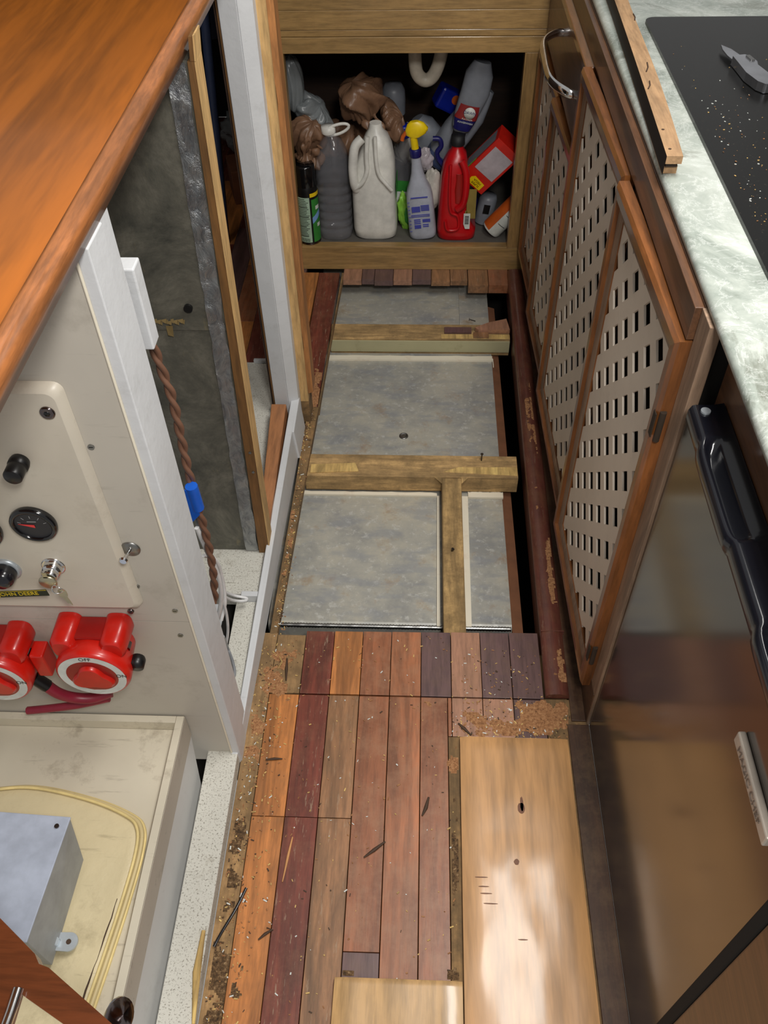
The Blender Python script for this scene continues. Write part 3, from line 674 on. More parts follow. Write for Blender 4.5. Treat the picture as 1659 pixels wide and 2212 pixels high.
# worn slat (tongue and groove) on the worktop
t = thing('floorboard', 'weathered tongue and groove wood slat lying on the marbled worktop edge', 'board', (0.36, 1.5, WZ))
b = MB(['old_slat', 'tube_black', 'dark_wood']); N = 26
def sl(y):
    v = (y-1.165)/(2.45-1.165); return (0.331+0.033*v+0.004*math.sin(v*3.1), 0.353+0.053*v+0.003*math.sin(v*9))
S = [(1.165+(2.45-1.165)*i/N) for i in range(N+1)]
for lay, (za, zb, din, m) in enumerate([(0.951, 0.962, 0.0, 0), (0.943, 0.9508, 0.003, 2), (0.932, 0.9428, 0.001, 0)]):
    for ya, yb in zip(S[:-1], S[1:]):
        a0, a1 = sl(ya); c0, c1 = sl(yb); yo = -0.004 if lay == 0 else 0.004*lay
        b.hexa([(a0+din, ya+yo, za), (a1-din, ya+yo, za), (c1-din, yb+yo, za), (c0+din, yb+yo, za), (a0+din, ya+yo, zb), (a1-din, ya+yo, zb), (c1-din, yb+yo, zb), (c0+din, yb+yo, zb)], m)
    if lay == 0:
        for ya, yb in zip(S[:-1], S[1:]):
            a0, _ = sl(ya); c0, _ = sl(yb); b.add([(a0-0.0004, ya-.004, 0.935), (c0-0.0004, yb-.004, 0.935), (c0-0.0004, yb-.004, 0.9615), (a0-0.0004, ya-.004, 0.9615)], [(0, 3, 2, 1)], 1)
b.build('slat_body', t)
for (px, py, dx, dy) in [(1447, 322, 0, 0), (1432, 280, 0, 0)]:
    p = onz(px, py, 0.962); b = MB('sliver_dark'); b.cyl(p, p+Vector((0, 0, 0.0006)), 0.0022, seg=12); b.build('screw_hole', t)
for (px, py, qx, qy) in [(1398, 135, 1396, 155), (1403, 175, 1400, 192), (1368, 30, 1371, 44)]:
    p, q = onz(px, py, 0.9625), onz(qx, qy, 0.9625); b = MB('sliver_dark'); b.tube([p, (p+q)/2+Vector((0.002, 0, 0)), q], 0.0011, 6); b.build('crack', t)
# folding knife
k0 = onz(1557, 100, CZ+0.006); k1 = onz(1588, 136, CZ+0.006)
dirv = (onz(1655, 188, CZ)-onz(1557, 100, CZ)); dirv.z = 0; Lk = dirv.length; ang = math.atan2(dirv.y, dirv.x)
t = thing('folding_knife', 'open silver folding knife lying on the black glass cooktop', 'knife', (k0.x, k0.y, CZ), (0, 0, ang), world=False)
def kn(mat, name, top, bot, z0, z1, lab=None, bev=0.0):
    b = MB(mat); b.prism([(x, y, z0) for x, y in bot]+[(x, y, z0) for x, y in top[::-1]], (0, 0, z1-z0)); return b.build(name, t, lab, bevel=bev)
u = Lk/0.17
kn('knife_metal', 'blade', [(0, 0.0), (0.02*u, -0.006), (0.045*u, -0.009), (0.075*u, -0.008)], [(0.0, 0.0), (0.02*u, 0.009), (0.045*u, 0.012), (0.078*u, 0.012)], 0.006, 0.0085)
kn('knife_metal', 'handle', [(0.062*u, -0.010), (0.09*u, -0.013), (0.13*u, -0.018), (0.165*u, -0.015), (0.178*u, -0.008)], [(0.062*u, 0.012), (0.072*u, 0.019), (0.092*u, 0.019), (0.105*u, 0.014), (0.14*u, 0.016), (0.168*u, 0.010), (0.178*u, 0.002)], 0.001, 0.015, bev=0.003)
kn('steel', 'thumb_stud', [(0.070*u, 0.009), (0.09*u, 0.009)], [(0.070*u, 0.016), (0.09*u, 0.016)], 0.015, 0.017, bev=0.0008)

# ================================================================== RIGHT FRONT: BLACK APPLIANCE
t = thing('dishwasher', 'glossy black dishwasher with moulded handle strip under the marble worktop', 'dishwasher', (0.334, 0.56, 0.0))
b = MB('appliance_door'); b.box(0.334, 0.36, 0.288, 0.829, 0.004, 0.80); b.build('door', t, bevel=0.002)
b = MB('black'); b.box(0.378, 0.9, 0.29, 0.83, 0.0, 0.87); b.build('cabinet_body', t)
b = MB('black_soft')
# handle strip: flat top face with two scooped recesses and a lip that bulges beside them
def rec(y):
    for c, hw in ((0.665, 0.075), (0.40, 0.085)):
        t_ = abs(y-c)/hw
        if t_ < 1: return (1-t_**6)**0.5
    return 0.0
yy = [0.286+(0.802-0.286)*i/90 for i in range(91)]
R = []
for y in yy:
    r = rec(y); xo = 0.3225-0.004*r
    R.append([(0.334, 0.792), (xo+0.004, 0.796), (xo, 0.803), (xo, 0.818-0.004*r), (xo+0.003, 0.825-0.002*r), (xo+0.007, 0.826-0.004*r), (xo+0.011, 0.826-0.022*r), (xo+0.019, 0.826-0.024*r), (xo+0.0235, 0.826-0.004*r), (xo+0.026+0.001*r, 0.826), (0.362, 0.829)])
n = len(R[0])
b.add([(x, y, z) for y, r in zip(yy, R) for x, z in r], [(i*n+k, (i+1)*n+k, (i+1)*n+k+1, i*n+k+1) for i in range(len(yy)-1) for k in range(n-1)], 0, True)
b.add([(x, 0.802, z) for x, z in R[-1]] + [(0.362, 0.802, 0.79)], [tuple(range(n, -1, -1))]); b.add([(x, 0.286, z) for x, z in R[0]]+[(0.362, 0.286, 0.79)], [tuple(range(n+1))])
b.build('handle_strip', t)
b = MB('zinc'); b.cyl((0.338, 0.789, 0.8262), (0.338, 0.789, 0.8285), 0.0058, seg=18); b.build('end_rivet', t, 'pale round rivet')
# badge
b = MB('badge'); b.box(0.3255, 0.334, 0.327, 0.437, 0.690, 0.708); bd = b.build('badge', t, bevel=0.002)
M = frame((0.3252, 0.384, 0.699), (0, -1, 0), (0, 0, 1)); tb = text_mb('MAGIC CHEF', 0.0135, 'badge_ink', M)
o = tb.build('lettering', None); o.parent = bd
for v in o.data.vertices: v.co -= Vector(t['_loc'])
# cabinet end beyond the appliance
b = MB(['teak_dark', 'bilge']); b.box(0.325, 0.352, 0.14, 0.268, 0.0, 0.90, 0); b.box(0.326, 0.352, 0.2685, 0.2865, 0.0, 0.80, 1)  # second box: near-black filler, the shade of the gap put into its colour
o = b.build('end_panel', bevel=0.003); tag(o, 'dark brown wooden end panel beside the dishwasher at the lower right corner', 'panel')
b = MB('teak_dark'); b.box(0.3635, 0.376, 0.30, 0.83, 0.80, 0.9145); o = b.build('worktop_rail'); tag(o, 'plain brown rail between the marble worktop and the black handle strip', 'rail')

# ================================================================== SINK CABINET AT THE END
SY = 2.44
sk = thing('sink_cabinet', 'open bamboo-faced sink cabinet at the end of the aisle crammed with cleaning products', 'cabinet', (-0.05, SY, 0.0))
b = MB(['bamboo_x', 'bamboo_z', 'dark_wood', 'peel'])
OX0, OX1, OZ0, OZ1 = -0.382, 0.268, 0.078, 0.648
b.cp = 1; b.box(-0.41, 0.335, SY, SY+0.018, 0.0, OZ0, 0)
b.cp = 2; b.box(-0.41, OX0, SY, SY+0.018, OZ0, OZ1, 1); b.cp = 3; b.box(OX1, 0.335, SY, SY+0.018, OZ0, OZ1, 1)
b.cp = 4; b.box(-0.41, 0.335, SY, SY+0.018, OZ1, 0.688, 0)
b.cp = 5; b.box(-0.41, 0.335, SY+0.002, SY+0.018, 0.689, 0.705, 0); b.cp = 6; b.box(-0.41, 0.335, SY, SY+0.018, 0.706, 0.752, 0); b.cp = 7; b.box(-0.41, 0.335, SY, SY+0.018, 0.7525, 1.15, 0)
b.build('front_frame', sk, bevel=0.0012)
b = MB(['bamboo_x', 'bamboo_z'])
b.box(OX0, OX1, SY+0.002, SY+0.030, OZ0-0.006, OZ0+0.0015, 0); b.box(OX0, OX0+0.0035, SY-0.002, SY+0.03, OZ0, OZ1, 1); b.box(OX1-0.0035, OX1, SY-0.002, SY+0.03, OZ0, OZ1, 1)
b.build('opening_lining', sk, bevel=0.0005)
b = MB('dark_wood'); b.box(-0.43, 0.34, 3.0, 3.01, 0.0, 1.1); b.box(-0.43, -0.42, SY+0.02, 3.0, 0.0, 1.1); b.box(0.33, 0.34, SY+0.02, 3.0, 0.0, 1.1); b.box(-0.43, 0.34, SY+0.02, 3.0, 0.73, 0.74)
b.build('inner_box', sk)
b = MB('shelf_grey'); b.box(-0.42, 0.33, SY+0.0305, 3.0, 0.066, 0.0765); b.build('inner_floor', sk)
# ---- drain trap
p0 = ony(905, 100, 2.62)
tp = [(-0.028, 2.62, 0.735)] + smooth_path([(-0.030, 2.62, 0.66), (-0.028, 2.62, 0.56), (-0.018, 2.62, 0.525), (0.005, 2.62, 0.512), (0.028, 2.62, 0.53), (0.045, 2.62, 0.58), (0.052, 2.62, 0.66)], 6) + [(0.054, 2.62, 0.735)]
b = MB('pvc'); b.tube(tp, 0.019, 16); t = thing('drain_trap', 'pale plastic drain trap hanging under the sink', 'pipe', (0, 2.62, 0.6)); b.build('pipe', t)
b = MB('pvc'); b.cyl((0.053, 2.62, 0.61), (0.054, 2.62, 0.645), 0.026, seg=10); b.build('slip_nut', t)
b = MB('key_metal'); b.cyl((-0.10, 2.55, 0.66), (-0.10, 2.55, 0.73), 0.006); o = b.build('hanger_bolt'); tag(o, 'small brass bolts hanging at the top of the sink cabinet opening', 'bolt')
b = MB('dark_wood'); b.box(1.16, 1.18, -0.2, 3.0, 0.0, 1.5); struct(b.build('wall_right'))

# ================================================================== LEFT SIDE
# ---- varnished countertop above the bulkhead
t = thing('wooden_countertop', 'glossy orange-brown wooden countertop with raised edge moulding at the upper left', 'countertop', (-0.5, 0.9, 1.08))
b = MB('counter_top'); b.box(-1.05, -0.336, 0.05, 1.6, 1.07, 1.1); b.build('top', t)
b = MB('counter_edge'); pr = [(-0.3365, 1.068), (-0.3365, 1.1), (-0.3345, 1.1045), (-0.330, 1.105), (-0.3265, 1.101), (-0.3255, 1.1005), (-0.3225, 1.0995), (-0.3190, 1.095), (-0.3205, 1.084), (-0.3245, 1.0685)]
P = [(x, 0.05, z) for x, z in pr]; Q = [(x, 1.6, z) for x, z in pr]; n = len(pr)
b.add(P+Q, [(i, n+i, n+(i+1) % n, (i+1) % n) for i in range(n)], 0, True); b.add(P, [tuple(range(n))])
b.build('edge_moulding', t)
# ---- foil covered insulation panel standing on the ledge
PY = 1.222
t = thing('insulated_panel', 'tall dull metal foil panel with a brown edge strip standing in the left partition', 'panel', (-0.45, PY, 0.04))
b = MB('foil')
def slab(x0a, x1a, x0b, x1b, z0, z1, y0, y1, mat=0): b.hexa([(x0a, y0, z0), (x1a, y0, z0), (x1a, y1, z0), (x0a, y1, z0), (x0b, y0, z1), (x1b, y0, z1), (x1b, y1, z1), (x0b, y1, z1)], mat)
slab(-0.66, -0.3515, -0.66, -0.333, 0.0415, 0.63, PY, PY+0.03); b.build('lower_sheet', t)
b = MB('foil'); b.cp = 2.0; slab(-0.66, -0.3325, -0.66, -0.320, 0.6305, 1.067, PY-0.003, PY+0.03); b.build('upper_sheet', t)
b = MB('foil_tape'); N = 60; V = []; nx = 5
for i in range(N+1):
    z = 0.045+i*(1.065-0.045)/N; xr_ = -0.3515+(z-0.04)*0.0305
    for k in range(nx+1):
        q = Vector((k*0.9, z*32, 2)); V.append((xr_-0.030+0.0055*k+0.003*noise.noise(q), PY-0.0045-0.004*abs(noise.noise(q*1.9)), z))
b.add(V, [(i*(nx+1)+k, i*(nx+1)+k+1, (i+1)*(nx+1)+k+1, (i+1)*(nx+1)+k) for i in range(N) for k in range(nx)], 0, True); b.build('foil_tape', t, 'crinkled shiny foil tape')
b = MB(['ply_z', 'pine_raw']); slab(-0.351, -0.3285, -0.319, -0.3095, 0.0415, 1.067, PY-0.008, PY+0.03); 
slab(-0.328, -0.3255, -0.309, -0.3065, 0.0415, 1.067, PY-0.009, PY+0.03, 1); slab(-0.3150, -0.309, -0.3120, -0.306, 1.0675, 1.098, PY-0.008, PY+0.03); slab(-0.3088, -0.3065, -0.3058, -0.3035, 1.0675, 1.100, PY-0.009, PY+0.03, 1); b.build('edge_strip', t, 'brown wooden edge strip')
p = ony(407, 665, PY-0.004); b = MB('black'); b.cyl((p.x, PY-0.008, p.z), (p.x, PY+0.001, p.z), 0.0075); b.build('plug', t, 'round black plug')
b = MB('torn_gold'); 
for k in range(11):
    p = ony(336+k*6, 689+(k % 3)*2, PY-0.004); q = 0.0032+0.002*(k % 2)
    b.add([(p.x-q, PY-0.005-0.002*(k % 2), p.z), (p.x+q, PY-0.006, p.z+0.002), (p.x+q*.6, PY-0.009, p.z-0.006), (p.x-q*.7, PY-0.007, p.z-0.004)], [(0, 3, 2, 1)])
p = ony(370, 712, PY); b.add([(p.x-.006, PY-.006, p.z+.012), (p.x+.006, PY-.006, p.z+.012), (p.x+.004, PY-.007, p.z-.010), (p.x-.005, PY-.008, p.z-.006)], [(0, 3, 2, 1)])
b.build('torn_foil', t, 'torn gold coloured foil scraps')
for k, (px, py) in enumerate([(540, 978), (547, 1020)]):
    p = ony(px, py, PY-0.009); b = MB('steel'); b.cyl((p.x, PY-0.010, p.z), (p.x, PY-0.007, p.z), 0.003, seg=10); b.build('screw', t)
# ---- cables in the gap
cy = 0.905
cp = [ony(x, y, cy) for x, y in [(322, 715), (330, 745), (350, 800), (372, 860), (388, 930), (403, 1000), (418, 1060), (434, 1115), (451, 1180), (461, 1240), (464, 1300)]]
path = smooth_path(cp, 10)
t = thing('twisted_cable', 'brown twisted cable with a blue tape tag hanging in the gap beside the white bulkhead', 'cable', tuple(path[-1]))
for ph in (0, math.pi):
    P = []; acc = 0
    for i, q in enumerate(path):
        if i: acc += (path[i]-path[i-1]).length
        g = acc*95+ph; P.append(q+Vector((math.cos(g), 0.7*math.sin(g), 0.0))*0.0034)
    b = MB('cable_brown'); b.tube(P, 0.0042, 8); b.build('strand', t)
b = MB('blue_tape'); q0, q1 = ony(413, 1050, cy-0.012), ony(428, 1098, cy-0.012); b.cyl(q0, q1, 0.0098, seg=10)
a1, a2, a3, a4 = ony(398, 1058, cy-0.02), ony(412, 1070, cy-0.02), ony(432, 1112, cy-0.02), ony(412, 1132, cy-0.02)
b.prism([a1, a2, a3, a4], (0, 0.0015, 0)); b.build('tape_tag', t, 'blue tape tag')
def cable(label, pts, r, mat, grp=None):
    P = smooth_path(pts, 8); b = MB(mat); b.tube(P, r, 8); o = b.build('cable', loc=tuple(P[0])); tag(o, label, 'cable', grp)
G_ = 'cables behind the white batten'
cable('white cable loop nearest the blue tape tag, running down behind the batten', [ony(425, 1140, .92), ony(447, 1190, .92), ony(470, 1240, .93), ony(478, 1290, .93), ony(470, 1335, .93), ony(455, 1345, .93)], 0.0042, 'cable_white', G_)
cable('wide white cable loop bulging right against the ledge', [ony(440, 1200, .96), ony(466, 1210, .98), ony(480, 1250, .99), ony(486, 1300, .98), ony(478, 1340, .96)], 0.0036, 'cable_white', G_)
cable('white cable end folded flat towards the sill', [ony(455, 1240, .99), ony(480, 1275, 1.04), ony(505, 1286, 1.07), onz(532, 1292, .062), onz(528, 1298, .060), ony(500, 1296, 1.05), ony(470, 1280, .99)], 0.0032, 'cable_white', G_)
cable('thin white cable dropping into the dark bilge gap', [ony(480, 1290, .95), ony(490, 1330, .95), ony(492, 1370, .95), ony(484, 1410, .95)], 0.0028, 'cable_white', G_)
cable('grey cable curving over the speckled ledge at the foot of the batten', [ony(482, 1375, .9), onz(492, 1400, .042), onz(503, 1430, .041), onz(507, 1455, .041), onz(499, 1475, .041)], 0.0030, 'cable_grey', G_)
b = MB('grey_sleeve'); b.cyl(ony(428, 1112, .93), ony(438, 1165, .93), 0.007); o = b.build('cable_sleeve'); tag(o, 'short grey sleeve hanging behind the blue tape tag', 'sleeve')
# ---- engine instrument plate
FY = BY-0.012
t = thing('instrument_panel', 'raised off-white engine instrument plate with gauges on the bulkhead', 'panel', (-0.55, BY, 0.69))
b = MB('plate'); x0, x1, z0, z1, r = -0.80, -0.399, 0.486, 0.903, 0.012; pts = []
for (cx_, cz_, a0) in [(x1-r, z1-r, 0), (x0+r, z1-r, 90), (x0+r, z0+r, 180), (x1-r, z0+r, 270)]:
    for k in range(6): g = math.radians(a0+k*18); pts.append((cx_+r*math.cos(g), BY-0.0002, cz_+r*math.sin(g)))
n = len(pts); cxm, czm = (x0+x1)/2, (z0+z1)/2
def inset(d, y): return [(p[0]-math.copysign(d, p[0]-cxm), y, p[2]-math.copysign(d, p[2]-czm)) for p in pts]
R1, R2, R3 = pts, inset(0.0025, FY+0.004), inset(0.009, FY)
b.add(R1+R2+R3, [(i, (i+1) % n, n+(i+1) % n, n+i) for i in range(n)]+[(n+i, n+(i+1) % n, 2*n+(i+1) % n, 2*n+i) for i in range(n)], 0, True)
b.add(R3, [tuple(range(n))]); b.build('plate', t)
def at(px, py, y=FY): return ony(px, py, y)
def FR(p): return frame(p, (1, 0, 0), (0, 0, 1))      # local x right, y up, z towards the viewer (-Y)
for k, (px, py) in enumerate([(72, 1135), (-46, 1150)]):
    p = at(px, py, FY-0.006); T = FR((p.x, FY, p.z))
    b = MB('black_gloss', T); b.lathe([(0.0295, 0), (0.031, 0.004), (0.030, 0.008), (0.027, 0.010), (0.0245, 0.009), (0.024, 0.006)], 40); g = b.build('gauge', t, 'round black gauge with red needle' if k == 0 else None)
    b = MB('gauge_face', T); b.lathe([(0.0242, 0.0062), (0.0, 0.0064)], 32); o = b.build('dial', None); o.parent = g
    for v in o.data.vertices: v.co -= Vector(t['_loc'])
    b = MB('needle', T); b.prism([(-0.019, 0.003, 0.0068), (0.002, -0.0035, 0.0068), (0.002, 0.0015, 0.0068)], (0, 0, 0.0006)); o = b.build('needle', None); o.parent = g
    for v in o.data.vertices: v.co -= Vector(t['_loc'])
    b = MB('gauge_mark', T)
    for a in range(5):
        an = math.radians(160-a*35); b.T = T @ Matrix.Translation((0.018*math.cos(an), 0.016*math.sin(an)+0.0, 0.0066)) @ Matrix.Rotation(an, 4, 'Z'); b.box(-0.0022, 0.0022, -0.0004, 0.0004, 0, 0.0003)
    b.T = T; b.box(-0.006, 0.006, 0.007, 0.0082, 0.0066, 0.0069); o = b.build('scale_marks', None); o.parent = g
    for v in o.data.vertices: v.co -= Vector(t['_loc'])
p = at(44, 995); b = MB('black', FR(p)); b.lathe([(0.0115, 0), (0.0125, 0.004), (0.0125, 0.010), (0.0105, 0.0115), (0.0115, 0.013), (0.0115, 0.028), (0.010, 0.030), (0, 0.030)]); b.build('push_button', t, 'ribbed black push button')
p = at(14, 1228); b = MB('zinc', FR(p)); b.lathe([(0.021, 0), (0.021, 0.003), (0.018, 0.005), (0, 0.005)]); b.build('washer', t)
b = MB('black_soft', FR(p)); b.lathe([(0.0165, 0.005), (0.0175, 0.012), (0.016, 0.022), (0.011, 0.028), (0.0, 0.0295)]); b.build('knob', t, 'black domed knob')
p = at(116, 1222); b = MB('chrome', FR(p)); b.lathe([(0.0165, 0), (0.0165, 0.002), (0.0150, 0.0025)], 24); b.lathe([(0.0145, 0.0025), (0.0145, 0.012), (0.012, 0.014)], 6); b.lathe([(0.0105, 0.0135), (0.0105, 0.021), (0.009, 0.0225), (0, 0.0225)], 24)
ig = b.build('ignition_switch', t, 'chrome hex ignition switch')
for (px, py, r) in [(103, 891, 0.0088), (283, 1319, 0.0048)]:
    p = at(px, py); b = MB(['chrome_dark', 'black'], FR(p)); b.lathe([(r, 0), (r, 0.002), (r*0.8, 0.0035), (r*0.55, 0.003)]); b.lathe([(r*0.5, 0.001), (r*0.45, 0.0032), (0, 0.0034)], 6, 1); b.build('screw', t)
# keys and lanyard
p = ony(104, 1258, FY-0.026)
t = thing('key_ring', 'small keys on a ring with a black and yellow lettered lanyard hanging from the ignition', 'keys', tuple(p))
T = FR(p); b = MB('key_metal', T); N = 20
b.lathe([(0.0125, -0.0008), (0.0125, 0.0008), (0.0, 0.0008)], 24); b.box(-0.003, 0.003, 0.010, 0.020, -0.0008, 0.0008); b.build('key', t, 'round headed key in the ignition')
b = MB('chrome', T); b.tube([(0.010+0.008*math.cos(g), -0.013+0.008*math.sin(g), 0.002+0.002*math.sin(g*2)) for g in [i*math.pi/10 for i in range(21)]], 0.0009, 6, cap=False); b.build('ring', t)
b = MB('key_metal', T); b.loft([(-0.0008, 0.013, -0.024, 0.006, 0.009, 3), (0.0008, 0.013, -0.024, 0.006, 0.009, 3)], 20); b.prism([(0.010, -0.031, -0.0007), (0.0165, -0.031, -0.0007), (0.0185, -0.042, -0.0007), (0.0195, -0.051, -0.0007), (0.0165, -0.046, -0.0007), (0.0145, -0.047, -0.0007)], (0, 0, 0.0014)); b.build('key', t, 'key hanging from the ring')
pl = ony(-30, 1285, FY-0.020); pr_ = ony(103, 1280, FY-0.020)
T2 = frame((pl.x, FY-0.020, pl.z), (pr_.x-pl.x, 0, pr_.z-pl.z), (0, 0, 1)); LL = (Vector((pr_.x, 0, pr_.z))-Vector((pl.x, 0, pl.z))).length
b = MB(['lanyard', 'lanyard_yellow'], T2); b.box(0, LL, -0.0065, 0.0065, -0.0006, 0.0006); b.box(0, LL, 0.0057, 0.0065, 0.0006, 0.0008, 1); la = b.build('lanyard', t)
tx = text_mb('JOHN DEERE', 0.0105, 'lanyard_yellow', T2 @ Matrix.Translation((0.0185, 0, 0.0008)) @ Matrix.Diagonal((0.98, 1, 1, 1)), 0.0002, 'LEFT')
o = tx.build('lettering', None); o.parent = la
for v in o.data.vertices: v.co -= Vector(t['_loc'])
# loose screw with washer
p = ony(282, 1186, BY-0.001)
t = thing('loose_screw', 'half driven screw with a big washer right of the instrument plate', 'screw', (p.x, BY, p.z))
b = MB('steel', FR((p.x, BY, p.z))); b.lathe([(0.0135, 0.0002), (0.0135, 0.002), (0.004, 0.002)]); b.build('washer', t)
q = Vector((p.x-0.003, BY-0.024, p.z+0.004)); b = MB('chrome'); P = [Vector((p.x, BY-0.001, p.z)).lerp(q, i/24) for i in range(25)]; b.tube(P, [0.0017+0.0006*(i % 2) for i in range(25)], 10); b.build('shank', t)
b = MB('chrome'); b.cyl(q, q+Vector((0, -0.003, 0)), 0.0060, 0.0045, seg=16); b.build('head', t)
# ---- battery switches
def battery_switch(px, py, label, lug):
    c = ony(px, py, BY-0.068); T = FR((c.x, BY-0.0005, c.z)); t = thing('battery_switch', label, 'switch', (c.x, BY, c.z), group='red battery switches below the instrument plate')
    b = MB('red_plastic', T)
    b.lathe([(0.048, 0.0), (0.050, 0.030), (0.055, 0.034), (0.056, 0.060), (0.054, 0.066), (0.051, 0.068)], 44)
    b.build('body', t)
    for sx in (-1, 1):
        b = MB('red_plastic', T); b.loft([(0.0, sx*0.037, 0.046, 0.019, 0.022, 3.0), (0.048, sx*0.037, 0.046, 0.018, 0.021, 3.0), (0.053, sx*0.037, 0.044, 0.014, 0.017, 2.6)], 24)
        b.build('terminal_cover', t)
        b = MB('chrome_dark', T); b.cyl((sx*0.047, 0.020, 0.020), (sx*0.047, 0.020, 0.032), 0.006, seg=14); b.build('mounting_screw', t)
    b = MB('red_dark', T); b.box(-0.022, 0.022, 0.030, 0.058, 0.0, 0.040); b.build('bridge', t, bevel=0.002)
    b = MB('label_white', T); N = 44; ro, ri = 0.0505, 0.0385
    b.add([(ro*math.cos(2*math.pi*i/N), ro*math.sin(2*math.pi*i/N), 0.0682) for i in range(N)]+[(ri*math.cos(2*math.pi*i/N), ri*math.sin(2*math.pi*i/N), 0.0682) for i in range(N)], [(i, (i+1) % N, N+(i+1) % N, N+i) for i in range(N)])
    ring = b.build('dial_ring', t, 'white lettered ring')
    for txt, (x, y), rot in (('OFF', (0.0, 0.0445), 0), ('ON', (0.0445, 0.002), 0)):
        o = text_mb(txt, 0.0105, 'black', T @ Matrix.Translation((x, y, 0.0686)) @ Matrix.Rotation(rot, 4, 'Z'), 0.0001).build('lettering', None); o.parent = ring
        for v in o.data.vertices: v.co -= Vector(t['_loc'])
    b = MB('red_dark', T); b.lathe([(0.0385, 0.0684), (0.0370, 0.058), (0.0, 0.056)], 36); b.build('recess', t)
    b = MB('red_plastic', T); V = []; N = 48
    for (z, k) in ((0.057, 1.0), (0.072, 0.97), (0.0745, 0.88)):
        for i in range(N):
            g = 2*math.pi*i/N; r = (0.026+0.005*math.cos(3*g+math.pi/2))*k; V.append((r*math.cos(g)*1.15, r*math.sin(g)-0.003, z))
    b.add(V, [(j*N+i, j*N+(i+1) % N, (j+1)*N+(i+1) % N, (j+1)*N+i) for j in range(2) for i in range(N)], 0, True); b.add(V[2*N:], [tuple(range(N))])
    kn_ = b.build('knob', t)
    b = MB('label_white', T); b.prism([(-0.010, -0.031, 0.0748), (-0.002, -0.027, 0.0748), (0.018, -0.026, 0.0748), (0.006, -0.033, 0.0748), (-0.004, -0.0355, 0.0748)], (0, 0, 0.0006)); o = b.build('pointer', None, 'white pointer mark'); o.parent = kn_
    for v in o.data.vertices: v.co -= Vector(t['_loc'])
    if lug == 'box':
        b = MB('red_plastic', T); b.box(0.056, 0.078, -0.022, 0.034, 0.012, 0.042); b.build('side_terminal', t, bevel=0.003)
    else:
        b = MB('black', T); b.lathe([(0.010, 0.030), (0.012, 0.034), (0.012, 0.048), (0, 0.050)], 16, c=(0.060, -0.004)); b.build('side_terminal', t, 'black terminal boot')
battery_switch(200, 1460, 'whole red battery switch with OFF at the top of its white ring', 'boot')
battery_switch(-14, 1474, 'red battery switch cut off by the left edge of the photo, cable attached', 'box')
cable('black end sleeve on the red battery cable', [ony(72, 1463, .70), ony(86, 1472, .70), ony(102, 1482, .70)], 0.0105, 'black', 'battery cables')
cable('thick dark red battery cable curving under the whole red switch', [ony(98, 1479, .70), ony(125, 1497, .70), ony(160, 1507, .705), ony(200, 1508, .71), ony(240, 1495, .72)], 0.0095, 'cable_red', 'battery cables')
cable('dark red battery cable running low behind the engine box rim', [ony(60, 1535, .72), ony(110, 1530, .72), ony(170, 1522, .72), ony(235, 1508, .725)], 0.007, 'cable_red', 'battery cables')
# ---- engine box with rim
t = thing('engine_box', 'grimy off-white engine box with raised rim at the lower left', 'box', (-0.6, 0.45, 0.0))
b = MB(['lid']); b.box(-1.05, -0.414, 0.12, 0.724, 0.10, 0.140); b.build('lid', t)
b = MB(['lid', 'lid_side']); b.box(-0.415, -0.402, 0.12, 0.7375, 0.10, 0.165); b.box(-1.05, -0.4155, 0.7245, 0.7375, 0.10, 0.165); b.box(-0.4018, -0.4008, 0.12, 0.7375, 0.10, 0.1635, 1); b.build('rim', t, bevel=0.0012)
b = MB('white_side'); b.hexa([(-0.42, 0.12, 0.0), (-0.3885, 0.12, 0.0), (-0.3885, 0.68, 0.0), (-0.42, 0.68, 0.0), (-0.42, 0.12, 0.099), (-0.4015, 0.12, 0.099), (-0.4015, 0.735, 0.099), (-0.42, 0.735, 0.099)]); b.build('side', t)
# padded cover with piping
t = thing('padded_cover', 'cracked cream vinyl padded cover with yellowed piping on the engine box', 'cover', (-0.66, 0.4, 0.14))
cor = [(-0.95, 0.575), (-0.72, 0.600), (-0.63, 0.608), (-0.53, 0.590), (-0.462, 0.566), (-0.437, 0.545), (-0.430, 0.505), (-0.434, 0.43), (-0.442, 0.35), (-0.452, 0.26), (-0.462, 0.13)]
oc = smooth_path([(x, y, 0.0) for x, y in cor], 8); ctr = Vector((-0.72, 0.33, 0))
def ringp(k, z): return [Vector((ctr.x+(p.x-ctr.x)*k, ctr.y+(p.y-ctr.y)*k, z)) for p in oc]
b = MB('pad'); rs = [ringp(1.0, 0.1405), ringp(0.998, 0.147), ringp(0.975, 0.153), ringp(0.93, 0.151), ringp(0.86, 0.154), ringp(0.4, 0.156)]; n = len(oc)
for r_ in rs: r_.append(Vector((-0.95, 0.13, r_[0].z)))
n += 1; b.add([p for r_ in rs for p in r_], [(j*n+i, (j+1)*n+i, (j+1)*n+(i+1) % n, j*n+(i+1) % n) for j in range(len(rs)-1) for i in range(n)], 0, True); b.add(rs[-1], [tuple(range(n-1, -1, -1))]); pc = b.build('vinyl', t)
b = MB('piping'); b.tube(ringp(0.985, 0.156), 0.0026, 8); b.build('piping', t)
b = MB('piping'); b.tube(ringp(1.012, 0.1435), 0.0028, 8); b.build('piping', t)
b = MB('pad_edge'); b.tube(ringp(0.999, 0.148), 0.004, 8); b.build('edge_band', t, 'grimy dark edge band')
b = MB('sliver_dark'); cr = [q for q in ringp(0.952, 0.1525) if q.y < 0.44 and q.x > -0.6]; cr = [q+Vector((0.0015*noise.noise(q*60), 0, 0)) for q in cr]; b.tube(cr, [0.0004+0.0016*abs(noise.noise(q*25)) for q in cr], 6); b.build('crack', t, 'dark split in the vinyl')
